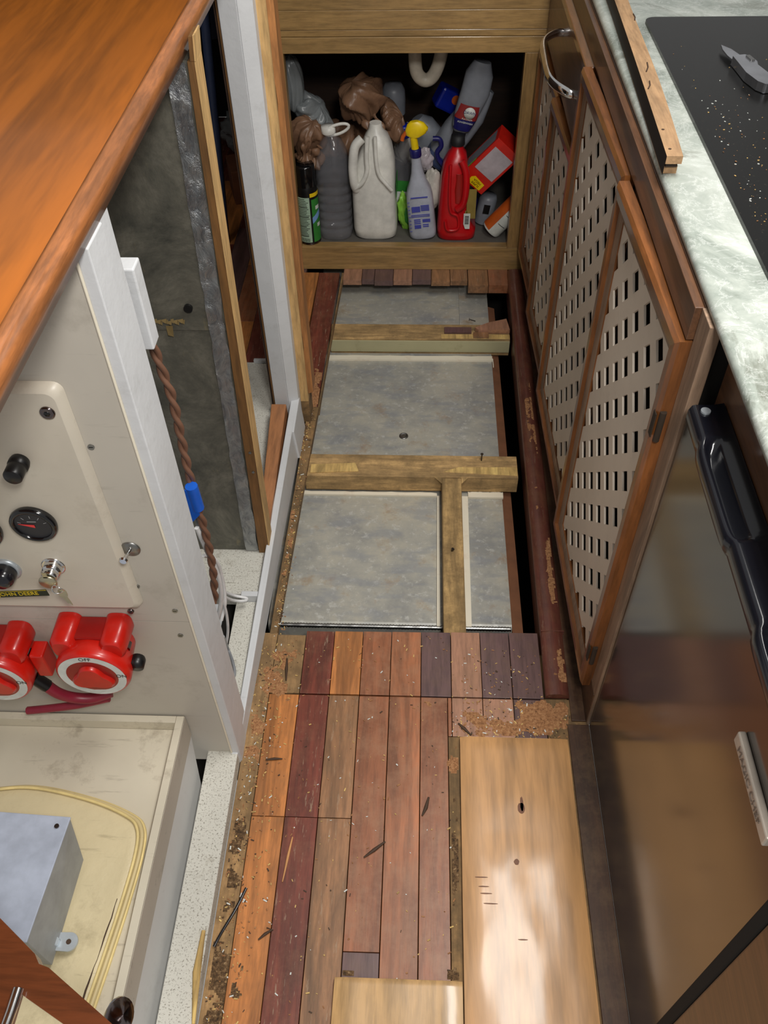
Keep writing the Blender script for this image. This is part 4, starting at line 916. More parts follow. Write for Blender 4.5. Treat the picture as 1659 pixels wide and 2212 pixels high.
# junction box
ct = [onz(x, y, 0.262) for x, y in ((-60, 1752), (152, 1768), (58, 2035), (-150, 2010))]
cb = [onz(x, y, 0.165) for x, y in ((-30, 1845), (181, 1857), (113, 2085), (-110, 2060))]
t = thing('junction_box', 'blue-grey metal junction box resting on the cream padded cover', 'box', tuple(onz(50, 1950, 0.165)))
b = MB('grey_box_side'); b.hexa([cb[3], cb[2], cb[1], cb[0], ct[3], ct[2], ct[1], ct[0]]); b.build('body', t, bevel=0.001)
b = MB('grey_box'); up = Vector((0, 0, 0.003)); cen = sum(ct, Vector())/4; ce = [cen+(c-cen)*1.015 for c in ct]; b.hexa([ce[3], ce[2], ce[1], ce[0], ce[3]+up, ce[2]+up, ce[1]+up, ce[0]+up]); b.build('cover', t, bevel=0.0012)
p = onz(123, 1785, 0.2655); b = MB('chrome_dark'); b.cyl(p, p+Vector((0, 0, 0.002)), 0.0035, seg=14); b.build('screw', t)
e0 = onz(150, 2036, 0.166); b = MB('zinc'); b.T = Matrix.Translation(e0); N = 20
b.prism([(0.013*math.cos(g), 0.013*math.sin(g), 0) for g in [math.radians(-100+200*i/N) for i in range(N+1)]]+[(-0.028, 0.012, 0), (-0.028, -0.012, 0)], (0, 0, 0.004)); b.build('mounting_ear', t, 'pale mounting ear with a hole')
b = MB('sliver_dark'); b.cyl(e0+Vector((0, 0, 0.0041)), e0+Vector((0, 0, 0.0044)), 0.0038, seg=14); b.build('ear_hole', t)
e1 = onz(120, 2036, 0.17); b = MB('zinc'); b.cyl(e1, e1+Vector((0, 0, 0.008)), 0.0075, seg=6); b.build('bolt', t)
# ---- dark wooden frame with chrome catch close to the camera
t = thing('folding_table', 'dark reddish folded wooden table edge with chrome catches at the lower left corner', 'table', tuple(onz(60, 2120, 0.62)))
b = MB('mahogany'); pp = [onz(x, y, 0.64) for x, y in [(-60, 1925), (0, 1983), (75, 2060), (84, 2082), (105, 2090), (265, 2232), (165, 2232), (52, 2152), (38, 2135), (8, 2232), (-60, 2232)]]
b.prism(pp, (0, 0, -0.018)); b.build('frame_board', t, bevel=0.001)
b = MB('chrome'); b.tube([onz(40, 2135, 0.645), onz(24, 2185, 0.645), onz(4, 2240, 0.645)], 0.0048, 10); b.build('chrome_bar', t, 'chrome bar')
b = MB('chrome_dark'); q = onz(256, 2200, 0.60); b.T = Matrix.Translation(q) @ Matrix.Rotation(0.5, 4, 'Y'); b.lathe([(0.004, -0.02), (0.012, -0.012), (0.0135, 0.0), (0.011, 0.012), (0.0, 0.017)], 20, sy=1.4); b.build('catch', t, 'dark chrome catch')

# ================================================================== DEBRIS
def dust(label, spots, mat, z0=0.0, h=0.004, cell=0.0035, name='sawdust'):
    b = MB(mat); 
    for si, (x0, x1, y0, y1, dens) in enumerate(spots):
        nx, ny = max(2, int((x1-x0)/cell)), max(2, int((y1-y0)/cell)); H = {}
        for j in range(ny+1):
            for i in range(nx+1):
                x, y = x0+(x1-x0)*i/nx, y0+(y1-y0)*j/ny; u, v = 2*i/nx-1, 2*j/ny-1
                e = 1-max(abs(u)**3, abs(v)**3); m = noise.noise(Vector((x*34, y*34, si*2.0)))*0.75+noise.noise(Vector((x*120, y*120, si)))*0.35+dens*e-0.75*(1-e)
                H[i, j] = (x, y, z0+h*m*(0.8+0.6*noise.noise(Vector((x*260, y*260, 7)))) , m)
        idx = {}; V = []
        def gi(k):
            if k not in idx: idx[k] = len(V); q = H[k]; V.append((q[0], q[1], max(z0-0.0005, q[2])))
            return idx[k]
        F = []
        for j in range(ny):
            for i in range(nx):
                ks = [(i, j), (i+1, j), (i+1, j+1), (i, j+1)]
                if sum(H[k][3] > 0 for k in ks) >= 3: F.append(tuple(gi(k) for k in ks))
        b.add(V, F, 0, True)
    o = b.build(name); tag(o, label, 'dust'); o['kind'] = 'stuff'; return o
dust('fine orange sawdust drifted on the planks above the long pale board', [(0.11, 0.31, 0.797, 0.85, 0.5), (0.19, 0.31, 0.81, 0.888, 0.65), (0.068, 0.16, 0.798, 0.875, 0.1), (0.0, 0.1, 0.86, 0.888, -0.2), (0.05, 0.09, 0.70, 0.80, -0.05), (-0.30, -0.235, 0.60, 0.70, -0.25)], 'sawdust', 0.0, 0.0035)
dust('sawdust clinging to the dark red floor rail', [(xr(.96)+.012, xr(.96)+.046, 0.895, 1.02, 0.3), (xr(1.2)+.018, xr(1.2)+.044, 1.08, 1.32, 0.5), (xr(1.5)+.012, xr(1.5)+.038, 1.52, 1.90, 0.5), (xr(1.4)+.012, xr(1.4)+.034, 1.34, 1.5, 0.15)], 'sawdust', 0.0145, 0.003)
dust('sawdust and grit along the bare plywood edge on the left of the opened floor', [(-0.32, -0.235, 0.84, 1.02, 0.15), (-0.30, -0.27, 1.70, 1.95, 0.5), (-0.325, -0.285, 0.70, 0.90, 0.15), (-0.306, -0.285, 1.1, 1.5, 0.05)], 'sawdust', 0.0, 0.003)
dust('dark gritty dirt heaped along the white ledge at the lower left', [(-0.326, -0.284, 0.22, 0.44, 0.35), (-0.326, -0.290, 0.44, 0.66, 0.15), (-0.29, -0.25, 0.33, 0.42, -0.15), (0.064, 0.083, 0.36, 0.80, 0.1), (-0.12, -0.05, 0.375, 0.39, 0.0), (0.05, 0.08, 0.375, 0.40, 0.3)], 'dirt_pile', 0.0, 0.004, name='dirt')
dust('dark grime gathered at the foot of the white post', [(-0.315, -0.272, 1.60, 1.76, 0.1)], 'dirt_pile', 0.0, 0.004, name='dirt')
b = MB(['splinter', 'label_white', 'sawdust', 'sliver_dark'])
for i in range(1500):
    r_ = rnd.random()
    if r_ < 0.35: x, y = -0.32+abs(rnd.gauss(0, 0.035)), rnd.uniform(0.2, 1.0)
    elif r_ < 0.6: x, y = rnd.uniform(-0.3, 0.08), rnd.uniform(0.2, 1.03)
    elif r_ < 0.75: x, y = rnd.uniform(0.07, 0.30), 0.80+abs(rnd.gauss(0, 0.035))
    elif r_ < 0.85: x, y = rnd.uniform(0.09, 0.25), rnd.uniform(0.81, 1.0)
    else: x, y = -0.30+abs(rnd.gauss(0, 0.01)), rnd.uniform(1.03, 1.75)
    if x > 0.08 and y < 0.8: continue
    if x > -0.125 and y < 0.376: continue
    if x > 0.25: y = min(y, 0.885)
    if y > 0.887 and x > 0.25: continue
    s_ = rnd.uniform(0.0004, 0.0011); a = rnd.uniform(0, 3.14); L = rnd.uniform(1, 3.5)
    d1 = Vector((math.cos(a), math.sin(a), 0))*s_*L; d2 = Vector((-math.sin(a), math.cos(a), 0))*s_
    p = Vector((x, y, 0.0003)); b.prism([p-d1-d2, p+d1-d2, p+d1+d2, p-d1+d2], (0, 0, s_), rnd.choice((0, 0, 1, 2, 2, 3)))
o = b.build('crumbs'); tag(o, 'tiny wood crumbs strewn over the plank floor', 'crumbs'); o['kind'] = 'stuff'
def sliver(pts, r, mat, label, z=0.002):
    P = [onz(x, y, z) for x, y in pts]; b = MB(mat); b.tube(P, [r*0.5]+[r]*(len(P)-2)+[r*0.4] if len(P) > 2 else r, 6, ell=1.6); tag(b.build('wood_sliver', loc=tuple(P[0])), label, 'sliver', 'wood slivers on the plank floor')
sliver([(632, 1808), (622, 1850), (610, 1905)], 0.0016, 'sliver', 'long pale wood sliver on the maroon plank')
sliver([(926, 1722), (920, 1745), (912, 1762)], 0.0022, 'sliver_dark', 'dark upright sliver near the long pale board')
sliver([(832, 1818), (808, 1836), (786, 1852)], 0.002, 'sliver_dark', 'dark slanting sliver in the middle of the plank floor')
sliver([(620, 1422), (619, 1445), (618, 1470)], 0.002, 'sliver_dark', 'dark straight sliver on the bare plywood patch')
sliver([(990, 1562), (1003, 1574), (1018, 1588)], 0.002, 'sliver_dark', 'short brown sliver at the corner of the long pale board')
sliver([(574, 1641), (592, 1639), (610, 1639)], 0.0018, 'sliver_dark', 'dark sliver lying across the orange plank')
sliver([(558, 2030), (572, 2018), (588, 2008), (576, 2004)], 0.0016, 'sliver_dark', 'black curled scrap on the orange plank')
sliver([(440, 2010), (425, 2100), (418, 2212)], 0.004, 'splinter', 'long raw splinter split from the ledge edge', 0.036)
sliver([(604, 1418), (609, 1430), (600, 1445)], 0.0012, 'splinter', 'small pale chip on the bare plywood patch')
P = smooth_path([onz(532, 1918, .004), onz(510, 1962, .006), onz(478, 2015, .006), onz(462, 2045, .004)], 6); b = MB('black_soft'); b.tube(P, 0.0014, 6, ell=1.8); tag(b.build('cable_tie', loc=tuple(P[0])), 'thin dark cable tie lying at the dirty floor edge', 'cable tie')

# ================================================================== UNDER THE SINK
SZ = 0.0775
def item(name, label, cat, px, py, Y, rot=(0, 0, 0), z=None, group=None):
    p = ony(px, py, Y); zz = p.z if z is None else z
    return thing(name, label, cat, (p.x, Y, zz), rot, group, world=False)
def sub(o, par): o.parent = par; return o
# spray can
t = item('spray_can', 'green and black insect spray can standing at the left end of the cabinet sill', 'spray can', 671, 515, 2.482, z=SZ+0.0015)
b = MB('chrome_dark'); b.lathe([(0.0, 0), (0.033, 0.0), (0.0345, 0.003), (0.033, 0.006)]); b.build('base_rim', t)
b = MB('black'); b.lathe([(0.033, 0.005), (0.0335, 0.17), (0.031, 0.182), (0.029, 0.188)]); b.build('body', t)
b = MB('black_gloss'); b.lathe([(0.0300, 0.186), (0.0305, 0.245), (0.028, 0.250), (0, 0.250)]); b.build('cap', t, 'black cap')
def arc(mb, r, a0, a1, z0, z1, mat=0, n=14, dz=0.0):
    V = []
    for i in range(n+1):
        g = math.radians(a0+(a1-a0)*i/n); d = dz*i/n; V += [(r*math.cos(g), r*math.sin(g), z0+d), (r*math.cos(g), r*math.sin(g), z1+d)]
    mb.add(V, [(2*i, 2*i+2, 2*i+3, 2*i+1) for i in range(n)], mat, True)
b = MB('green_label'); arc(b, 0.0340, -62, 30, 0.010, 0.150); la = b.build('front_label', t, 'green picture label')
b = MB('label_sky'); arc(b, 0.03425, -62, -5, 0.072, 0.092, dz=0.022); sub(b.build('blue_stripe', None), la)
b = MB('yellow'); arc(b, 0.03425, -68, 30, 0.158, 0.170); sub(b.build('yellow_band', None), la)
b = MB('label_pale'); arc(b, 0.0340, -142, -72, 0.010, 0.158); lb = b.build('back_label', t, 'pale label with small print')
b = MB('black'); 
for k in range(24):
    z = 0.030+k*0.0053
    arc(b, 0.03425, -140, -140+rnd.uniform(40, 64), z, z+(0.0018 if k % 6 else 0.0026), n=8)
for k in range(9): arc(b, 0.0343, -136+k*6, -133.5+k*6, 0.012, 0.024, n=2)
sub(b.build('small_print', None), lb)
for k, z in enumerate((0.115, 0.058)):
    b = MB('label_white'); arc(b, 0.0344, -40+5*k, -10, z, z+0.012, n=6); sub(b.build('white_lettering', None), la)
# clear ribbed jug
t = item('clear_jug', 'empty clear ribbed plastic jug with white handle beside the spray can', 'jug', 728, 505, 2.53, z=SZ)
prof = [(0.046, 0.0), (0.052, 0.006)]
for k in range(6): z = 0.022+k*0.027; prof += [(0.0535, z), (0.0535, z+0.012), (0.0495, z+0.0175), (0.0535, z+0.023)]
prof += [(0.054, 0.195), (0.053, 0.225), (0.045, 0.27), (0.030, 0.302), (0.018, 0.315), (0.0165, 0.325)]
b = MB('clear_plastic'); b.loft([(z, 0, 0, r, r, 2.6) for r, z in prof], 36); b.build('body', t)
b = MB('white_plastic'); b.lathe([(0.0205, 0.322), (0.0215, 0.326), (0.021, 0.342), (0, 0.343)], c=(-0.006, 0)); b.build('cap', t, 'white cap')
b = MB('white_plastic'); b.tube([(0.020+0.036*math.cos(g)*1.0, -0.010+0.0*g, 0.335+0.014*math.sin(g)+0.010*math.cos(g)) for g in [i*math.pi/12 for i in range(25)]], 0.0045, 8, cap=False); b.build('handle', t, 'white ring handle')
# white jug
t = item('white_jug', 'large opaque white jug in the middle left of the cabinet', 'jug', 812, 505, 2.545, z=SZ)
b = MB('jug_white')
b.loft([(0.0, 0.002, 0, 0.060, 0.055, 3.2), (0.006, 0.002, 0, 0.067, 0.060, 3.6), (0.03, 0.001, 0, 0.069, 0.062, 4), (0.15, -0.001, 0, 0.0675, 0.061, 4), (0.185, -0.001, 0, 0.066, 0.060, 4), (0.235, 0.004, 0, 0.060, 0.056, 3.4), (0.28, 0.010, 0, 0.046, 0.050, 3), (0.31, 0.010, 0.0, 0.034, 0.036, 2.6), (0.33, 0.008, 0, 0.020, 0.022, 2), (0.345, 0.008, 0, 0.018, 0.018, 2)], 40); b.build('body', t)
hp = smooth_path([(-0.030, -0.046, 0.318), (-0.052, -0.054, 0.295), (-0.060, -0.058, 0.24), (-0.058, -0.059, 0.19), (-0.052, -0.05, 0.165)], 6)
b = MB('jug_white'); b.tube(hp, 0.014, 12); b.build('handle', t)
b = MB('jug_white'); b.tube(smooth_path([(-0.014, -0.050, 0.325), (-0.018, -0.058, 0.27), (-0.018, -0.062, 0.225), (-0.035, -0.064, 0.19), (-0.055, -0.063, 0.175)], 6), 0.007, 10); b.tube(smooth_path([(0.008, -0.050, 0.325), (0.010, -0.058, 0.26), (0.018, -0.062, 0.215), (0.040, -0.062, 0.185), (0.055, -0.058, 0.165)], 6), 0.006, 10); b.build('grip_ridge', t)
b = MB('green_label', Matrix.Rotation(0.0, 4, 'Z')); b.box(0.0685, 0.0702, -0.045, 0.045, 0.135, 0.18); b.build('side_label', t, 'green and grey side label')
# blue capped clear bottle with green label
t = item('blue_capped_bottle', 'clear bottle with round blue cap behind the white jug', 'bottle', 862, 500, 2.635, (0, 0.06, 0), z=SZ)
b = MB('clear_plastic'); b.loft([(0, 0, 0, 0.034, 0.03, 3), (0.01, 0, 0, 0.038, 0.034, 3), (0.16, 0, 0, 0.038, 0.034, 3), (0.21, 0, 0, 0.030, 0.028, 2.4), (0.255, 0, 0, 0.014, 0.014, 2), (0.27, 0, 0, 0.014, 0.014, 2)], 28); b.build('body', t)
b = MB('blue_cap'); b.lathe([(0.019, 0.265), (0.020, 0.27), (0.020, 0.296), (0.017, 0.301), (0, 0.302)]); b.build('cap', t, 'royal blue cap')
b = MB(['green_label', 'green_light', 'label_white']); b.box(-0.03, 0.03, -0.0362, -0.0345, 0.105, 0.14, 0); b.box(-0.03, 0.03, -0.0362, -0.0345, 0.055, 0.1045, 2); b.box(-0.03, 0.03, -0.0362, -0.0345, 0.02, 0.0545, 1); b.build('label', t, 'green and white label')
# refill pouch clutter
t = item('refill_pouch', 'shiny green refill pouch squeezed behind the spray bottle', 'pouch', 876, 470, 2.565, (0, -0.12, 0.3))
b = MB(['green_light']); blob(b, (0, 0, 0.02), (0.022, 0.016, 0.068), 4, 0.25, 2.2); b.build('pouch', t)
b = MB('green_label'); blob(b, (0.004, -0.008, 0.01), (0.012, 0.012, 0.035), 9, 0.15, 2.0, 3); b.build('dark_patch', t)
# spray bottle
t = item('spray_bottle', 'translucent spray bottle with yellow trigger and blue collar in the middle', 'spray bottle', 914, 508, 2.515, (0, -0.10, 0), z=SZ+0.004)
b = MB('frosted'); b.loft([(0, 0, 0, 0.038, 0.030, 3), (0.006, 0, 0, 0.042, 0.034, 3.2), (0.02, 0, 0, 0.043, 0.035, 3.2), (0.13, 0, 0, 0.041, 0.034, 3.2), (0.155, 0, 0, 0.037, 0.031, 3), (0.18, 0, 0, 0.026, 0.024, 2.4), (0.205, 0, 0, 0.019, 0.018, 2), (0.235, 0, 0, 0.015, 0.015, 2), (0.262, 0, 0, 0.0145, 0.0145, 2)], 32); b.build('body', t)
b = MB('ink_blue')
for (x0, x1, z0, z1) in [(-0.026, 0.026, 0.140, 0.1435), (-0.026, 0.000, 0.095, 0.113), (0.002, 0.028, 0.113, 0.116), (0.002, 0.028, 0.108, 0.111), (0.002, 0.028, 0.103, 0.106), (0.002, 0.028, 0.098, 0.101), (-0.022, -0.002, 0.040, 0.052), (-0.022, -0.002, 0.056, 0.059), (-0.022, -0.002, 0.062, 0.065), (-0.022, -0.002, 0.068, 0.071), (0.004, 0.028, 0.060, 0.070), (0.004, 0.022, 0.050, 0.053), (0.004, 0.022, 0.044, 0.047), (-0.03, 0.028, 0.084, 0.086), (-0.03, 0.028, 0.079, 0.081)]:
    b.box(x0, x1, -0.0358, -0.0345, z0, z1)
for k in range(9): b.box(-0.038, -0.031, -0.0335, -0.032, 0.03+k*0.012, 0.0312+k*0.012)
b.build('printed_scale', t, 'blue printed panels')
b = MB('navy'); b.lathe([(0.0165, 0.255), (0.0175, 0.258), (0.0175, 0.276), (0.0155, 0.279), (0.0, 0.279)]); b.build('collar', t, 'navy collar')
b = MB('yellow'); b.cyl((0, 0, 0.278), (-0.002, 0, 0.318), 0.0115, 0.0105); b.loft([(0.314, 0.004, 0, 0.016, 0.012, 2.4), (0.322, 0.006, 0, 0.030, 0.0135, 2.6), (0.336, 0.010, 0, 0.034, 0.0135, 2.6), (0.352, 0.008, 0, 0.024, 0.011, 2.4), (0.358, 0.006, 0, 0.014, 0.008, 2)], 24)
b.tube([(0.030, -0.002, 0.333), (0.040, -0.004, 0.335)], 0.007, 10); b.build('spray_head', t, 'yellow spray head')
b = MB('label_orange'); b.tube([(-0.020, 0, 0.330), (-0.032, 0, 0.318), (-0.036, 0, 0.306)], 0.006, 8); b.build('trigger', t, 'orange-yellow trigger')
# red jug
t = item('red_jug', 'bright red jug with black cap and barcode label in the cabinet', 'jug', 980, 508, 2.535, z=SZ)
b = MB('red_bottle'); b.loft([(0, 0.006, 0, 0.055, 0.050, 3.4), (0.006, 0.006, 0, 0.060, 0.054, 3.8), (0.03, 0.006, 0, 0.061, 0.055, 4), (0.05, 0.0, 0, 0.054, 0.054, 4), (0.10, -0.006, 0, 0.046, 0.052, 4), (0.2, -0.006, 0, 0.040, 0.050, 3.6), (0.235, -0.004, 0, 0.036, 0.044, 3), (0.262, 0.0, 0, 0.027, 0.032, 2.4), (0.275, 0.0, 0, 0.018, 0.018, 2), (0.29, 0.0, 0, 0.017, 0.017, 2)], 36); b.build('body', t)
b = MB('red_bottle'); b.tube(smooth_path([(0.012, -0.046, 0.255), (0.026, -0.052, 0.225), (0.029, -0.056, 0.17), (0.022, -0.056, 0.125), (0.004, -0.054, 0.105)], 6), 0.0105, 12); b.build('handle', t)
b = MB('red_dark'); b.loft([(0.125, 0.008, -0.046, 0.012, 0.008, 2.5), (0.165, 0.010, -0.048, 0.016, 0.006, 2.5), (0.215, 0.010, -0.045, 0.013, 0.006, 2.5)], 20); b.build('grip_recess', t)
b = MB('red_bottle'); b.tube(smooth_path([(-0.020, -0.049, 0.245), (-0.020, -0.056, 0.15), (-0.014, -0.058, 0.10), (0.008, -0.058, 0.085), (0.010, -0.058, 0.045), (-0.022, -0.059, 0.04), (-0.030, -0.058, 0.07)], 6), 0.0045, 8); b.build('moulded_ridge', t)
b = MB('tube_black'); b.lathe([(0.021, 0.285), (0.0215, 0.288), (0.020, 0.312), (0, 0.314)]); b.build('cap', t, 'black cap')
b = MB('label_gold'); b.box(0.034, 0.062, -0.052, -0.050, 0.075, 0.17); b.box(0.030, 0.036, -0.052, -0.050, 0.075, 0.10); gl = b.build('gold_label', t, 'dull gold label')
b = MB('label_white'); b.prism([(0.026, -0.0575, 0.095), (0.026, -0.0575, 0.060), (0.032, -0.0575, 0.044), (0.046, -0.0575, 0.044), (0.046, -0.0575, 0.095)], (0, -0.001, 0)); wl = b.build('barcode_label', t, 'white barcode label')
b = MB('black')
for k in range(8): b.box(0.030, 0.042, -0.0590, -0.0587, 0.060+k*0.0036, 0.0620+k*0.0036)
sub(b.build('barcode', None), wl)
# grey slanted bottle (dish soap) and its neighbour
t = item('dish_soap_bottle', 'dark labelled dish soap bottle upside down behind the red jug', 'bottle', 986, 335, 2.575, (0.0, 0.22, 0), z=0.353)
b = MB('tube_black'); b.lathe([(0.019, 0.0), (0.020, 0.004), (0.0195, 0.03), (0.017, 0.034)]); b.build('cap', t, 'black cap')
b = MB('grey_bottle'); b.loft([(0.03, 0, 0, 0.018, 0.014, 2), (0.05, 0.002, 0, 0.030, 0.020, 2.4), (0.09, 0.006, 0, 0.036, 0.023, 2.6), (0.15, 0.014, 0, 0.042, 0.025, 2.6), (0.20, 0.012, 0, 0.040, 0.024, 2.6), (0.235, 0.012, 0, 0.024, 0.018, 2.2)], 30); b.build('body', t)
b = MB(['navy', 'label_red', 'grey_bottle']); b.T = Matrix.Identity(4)
b.loft([(0.042, 0.002, -0.0035, 0.026, 0.0195, 2.4), (0.075, 0.005, -0.0035, 0.034, 0.0215, 2.6)], 30, 0, False); b.loft([(0.0755, 0.005, -0.0035, 0.034, 0.0215, 2.6), (0.118, 0.009, -0.0035, 0.034, 0.0225, 2.6)], 30, 1, False); lb = b.build('label', t, 'navy and dark red label')
Tl = FR((0, 0, 0))
b = MB('label_white', Tl @ Matrix.Translation((0.011, 0.098, 0.0275))); b.lathe([(0.0165, 0), (0.0165, 0.0008), (0, 0.0008)], 28); sub(b.build('logo_disc', None), lb)
sub(text_mb('DAWN', 0.0115, 'navy', Tl @ Matrix.Translation((0.011, 0.099, 0.0289)), 0.0003).build('brand_lettering', None), lb)
sub(text_mb('PLATINUM', 0.0065, 'label_white', Tl @ Matrix.Translation((0.008, 0.079, 0.0275)), 0.0003).build('small_lettering', None), lb)
sub(text_mb('POWERWASH', 0.0072, 'label_white', Tl @ Matrix.Translation((0.005, 0.068, 0.0262)), 0.0003).build('lower_lettering', None), lb)
t = item('grey_jug', 'big grey translucent jug leaning right behind the spray bottle', 'jug', 938, 352, 2.63, (0, 0.60, 0))
b = MB('grey_bottle'); b.loft([(0.0, 0, 0, 0.035, 0.03, 3), (0.01, 0, 0, 0.042, 0.036, 3), (0.12, 0.0, 0, 0.046, 0.04, 3), (0.19, 0.004, 0, 0.042, 0.036, 2.8), (0.24, 0.008, 0, 0.024, 0.024, 2.2), (0.27, 0.01, 0, 0.012, 0.012, 2)], 30); b.build('body', t)
b = MB('blue_grey'); b.loft([(0.002, 0, 0, 0.0365, 0.0315, 3), (0.011, 0, 0, 0.0430, 0.037, 3), (0.040, 0, 0, 0.0445, 0.0385, 3)], 30); b.build('liquid', t, 'blue liquid showing at the base')
t = item('trigger_sprayer', 'dark navy curved sprayer grip beside the yellow spray head', 'sprayer', 945, 350, 2.585)
b = MB('navy'); b.tube(smooth_path([(-0.016, 0, 0.072), (0.004, 0, 0.070), (0.010, 0, 0.050), (-0.002, 0, 0.030), (0.004, 0, 0.008), (0.022, 0, -0.014)], 7), 0.0075, 10); b.build('grip', t)
t = item('detergent_pack', 'deep blue detergent pack lying high at the back under the sink', 'pack', 968, 215, 2.75, (0, 0.5, 0.2))
b = MB('blue_cap'); b.box(-0.04, 0.05, -0.03, 0.03, -0.03, 0.035); pk = b.build('pack', t, bevel=0.008); b = MB('label_orange'); b.cyl((0.012, -0.0305, 0.016), (0.012, -0.0312, 0.016), 0.014); b.build('orange_spot', t, 'orange round print')
t = item('plastic_cup', 'upturned pale blue-grey plastic cup among the brown bags', 'cup', 850, 215, 2.72)
b = MB('grey_bottle'); b.lathe([(0.036, -0.04), (0.037, 0.0), (0.035, 0.03), (0.026, 0.046), (0.0, 0.05)]); b.build('cup', t)
t = item('pale_jug', 'pale rounded jug in the shadows left of the grey leaning jug', 'jug', 925, 300, 2.72, (0, -0.5, 0))
b = MB('grey_bottle'); b.loft([(-0.06, 0, 0, 0.04, 0.035, 2.6), (0.0, 0, 0, 0.052, 0.042, 2.8), (0.05, 0, 0, 0.042, 0.036, 2.4), (0.075, 0, 0, 0.02, 0.02, 2)], 26); b.build('body', t)
# white cloth-like bag
t = item('white_bag', 'crumpled off-white bag wedged between spray bottle and red jug', 'bag', 934, 410, 2.575)
b = MB('bag_white'); blob(b, (0, 0, 0.0), (0.034, 0.026, 0.066), 21, 0.22, 1.4); b.build('bag', t)
t = item('clear_wrap', 'crinkled clear wrapper glinting behind the yellow spray head', 'wrapper', 918, 345, 2.60)
b = MB('film'); blob(b, (0, 0, 0.0), (0.028, 0.02, 0.038), 31, 0.25, 2.2); b.build('wrap', t)
# red trash bag box
cx_ = ony(1062, 352, 2.545)
t = thing('trash_bag_box', 'bright red box of bags with silver window tipped against the right side', 'box', tuple(cx_), (0.12, 0.70, -0.10), world=False)
b = MB('red_box'); b.box(-0.048, 0.042, -0.028, 0.05, -0.085, 0.085); bx = b.build('carton', t, bevel=0.0015)
b = MB('film'); b.box(-0.036, 0.034, -0.0292, -0.0282, -0.030, 0.060); b.build('window', t, 'silvery plastic window')
b = MB('yellow'); b.prism([(-0.020, -0.0292, -0.079), (0.026, -0.0292, -0.079), (0.026, -0.0292, -0.054), (-0.014, -0.0292, -0.050), (-0.022, -0.0292, -0.060)], (0, -0.0008, 0)); yl = b.build('yellow_label', t, 'yellow label')
Ty = frame((0.003, -0.0302, -0.0655), (-1, 0, 0), (0, 0, -1))
sub(text_mb('SUPER', 0.0105, 'black', Ty @ Matrix.Translation((0, 0.0052, 0)), 0.0002).build('lettering', None), yl)
sub(text_mb('MEGA', 0.0105, 'black', Ty @ Matrix.Translation((0, -0.0052, 0)), 0.0002).build('lettering', None), yl)
b = MB(['grey_bottle', 'green_light']); b.add([(-0.0485, -0.02, -0.06), (-0.0485, 0.04, -0.06), (-0.0485, 0.04, 0.07), (-0.0485, -0.02, 0.07)], [(0, 3, 2, 1)], 0); b.add([(-0.049, -0.026, -0.075), (-0.049, -0.016, -0.075), (-0.049, -0.016, -0.01), (-0.049, -0.026, -0.01)], [(0, 3, 2, 1)], 1); b.build('end_print', t, 'grey printed end')
# orange and silver can, tilted
t = item('aerosol_can', 'silver and orange aerosol can lying tilted in the lower right corner', 'aerosol can', 1062, 500, 2.52, (0.0, 0.72, 0), z=SZ+0.022)
b = MB('label_white'); b.lathe([(0.030, -0.006), (0.0325, 0.0), (0.0325, 0.115), (0.028, 0.128), (0.012, 0.135), (0, 0.135)]); b.build('body', t)
b = MB('orange_box'); arc(b, 0.0329, -215, -118, 0.0, 0.112, n=16); b.build('orange_side', t, 'orange half of the label')
b = MB('black'); 
for k in range(2): arc(b, 0.0331, -108, -60, 0.035+0.035*k, 0.0368+0.035*k)
b.build('rule_lines', t)
t = item('pale_can', 'pale capped can in shadow beside the tilted aerosol can', 'can', 1052, 440, 2.60, (0, 0.15, 0))
b = MB('grey_bottle'); b.lathe([(0.028, -0.06), (0.029, 0.02), (0.024, 0.032), (0, 0.034)]); b.build('body', t); b = MB('black'); b.box(-0.012, 0.008, -0.0300, -0.0285, -0.02, 0.01); b.build('print', t)
t = item('navy_bottle', 'dark navy bottle standing in the shadow right of the red jug', 'bottle', 1032, 500, 2.67, z=SZ)
b = MB('navy'); b.loft([(0, 0, 0, 0.026, 0.03, 3), (0.12, 0, 0, 0.026, 0.03, 3), (0.16, 0, 0, 0.012, 0.012, 2)], 24); b.build('body', t)
# plastic bags
def crumple(mb, r, seed, amp):
    NT_, NZ = 72, 40; V = []
    for j in range(NZ+1):
        t_ = j/NZ; g = math.pi*t_; base = math.sin(g)**0.6; zz = -math.cos(g)
        for i in range(NT_):
            a = 2*math.pi*i/NT_; tw = a+0.9*noise.noise(Vector((seed, t_*1.5, 2)))
            c, q = math.cos(tw), math.sin(tw)
            f1 = noise.noise(Vector((c*1.1+seed, q*1.1, t_*1.6))); f2 = abs(noise.noise(Vector((c*2.6, q*2.6+seed, t_*1.3)))); f3 = abs(noise.noise(Vector((c*6, q*6+seed, t_*2.4+f1))))
            k = base*(1+amp*(0.9*f1+0.9*f2-0.25+0.30*f3))
            V.append(Vector((math.cos(a)*r[0]*k, math.sin(a)*r[1]*k, zz*r[2]*(1+0.45*amp*noise.noise(Vector((c*1.4, q*1.4, seed+t_*2)))))))
    mb.add(V, [(j*NT_+i, j*NT_+(i+1) % NT_, (j+1)*NT_+(i+1) % NT_, (j+1)*NT_+i) for j in range(NZ) for i in range(NT_)], 0, True)
def bag(px, py, Y, r, mat, seed, label, rot=(0, 0, 0), handles=(), amp=0.75):
    t = item('plastic_bag', label, 'bag', px, py, Y, rot, group='crumpled shopping bags under the sink')
    b = MB(mat); crumple(b, r, seed, amp); b.build('bag', t)
    for h in handles:
        P = smooth_path(h, 7); b = MB(mat); b.tube(P, [0.0055+0.003*math.sin(i*0.9) for i in range(len(P))], 8, ell=1.9); b.build('loop_handle', t)
    return t
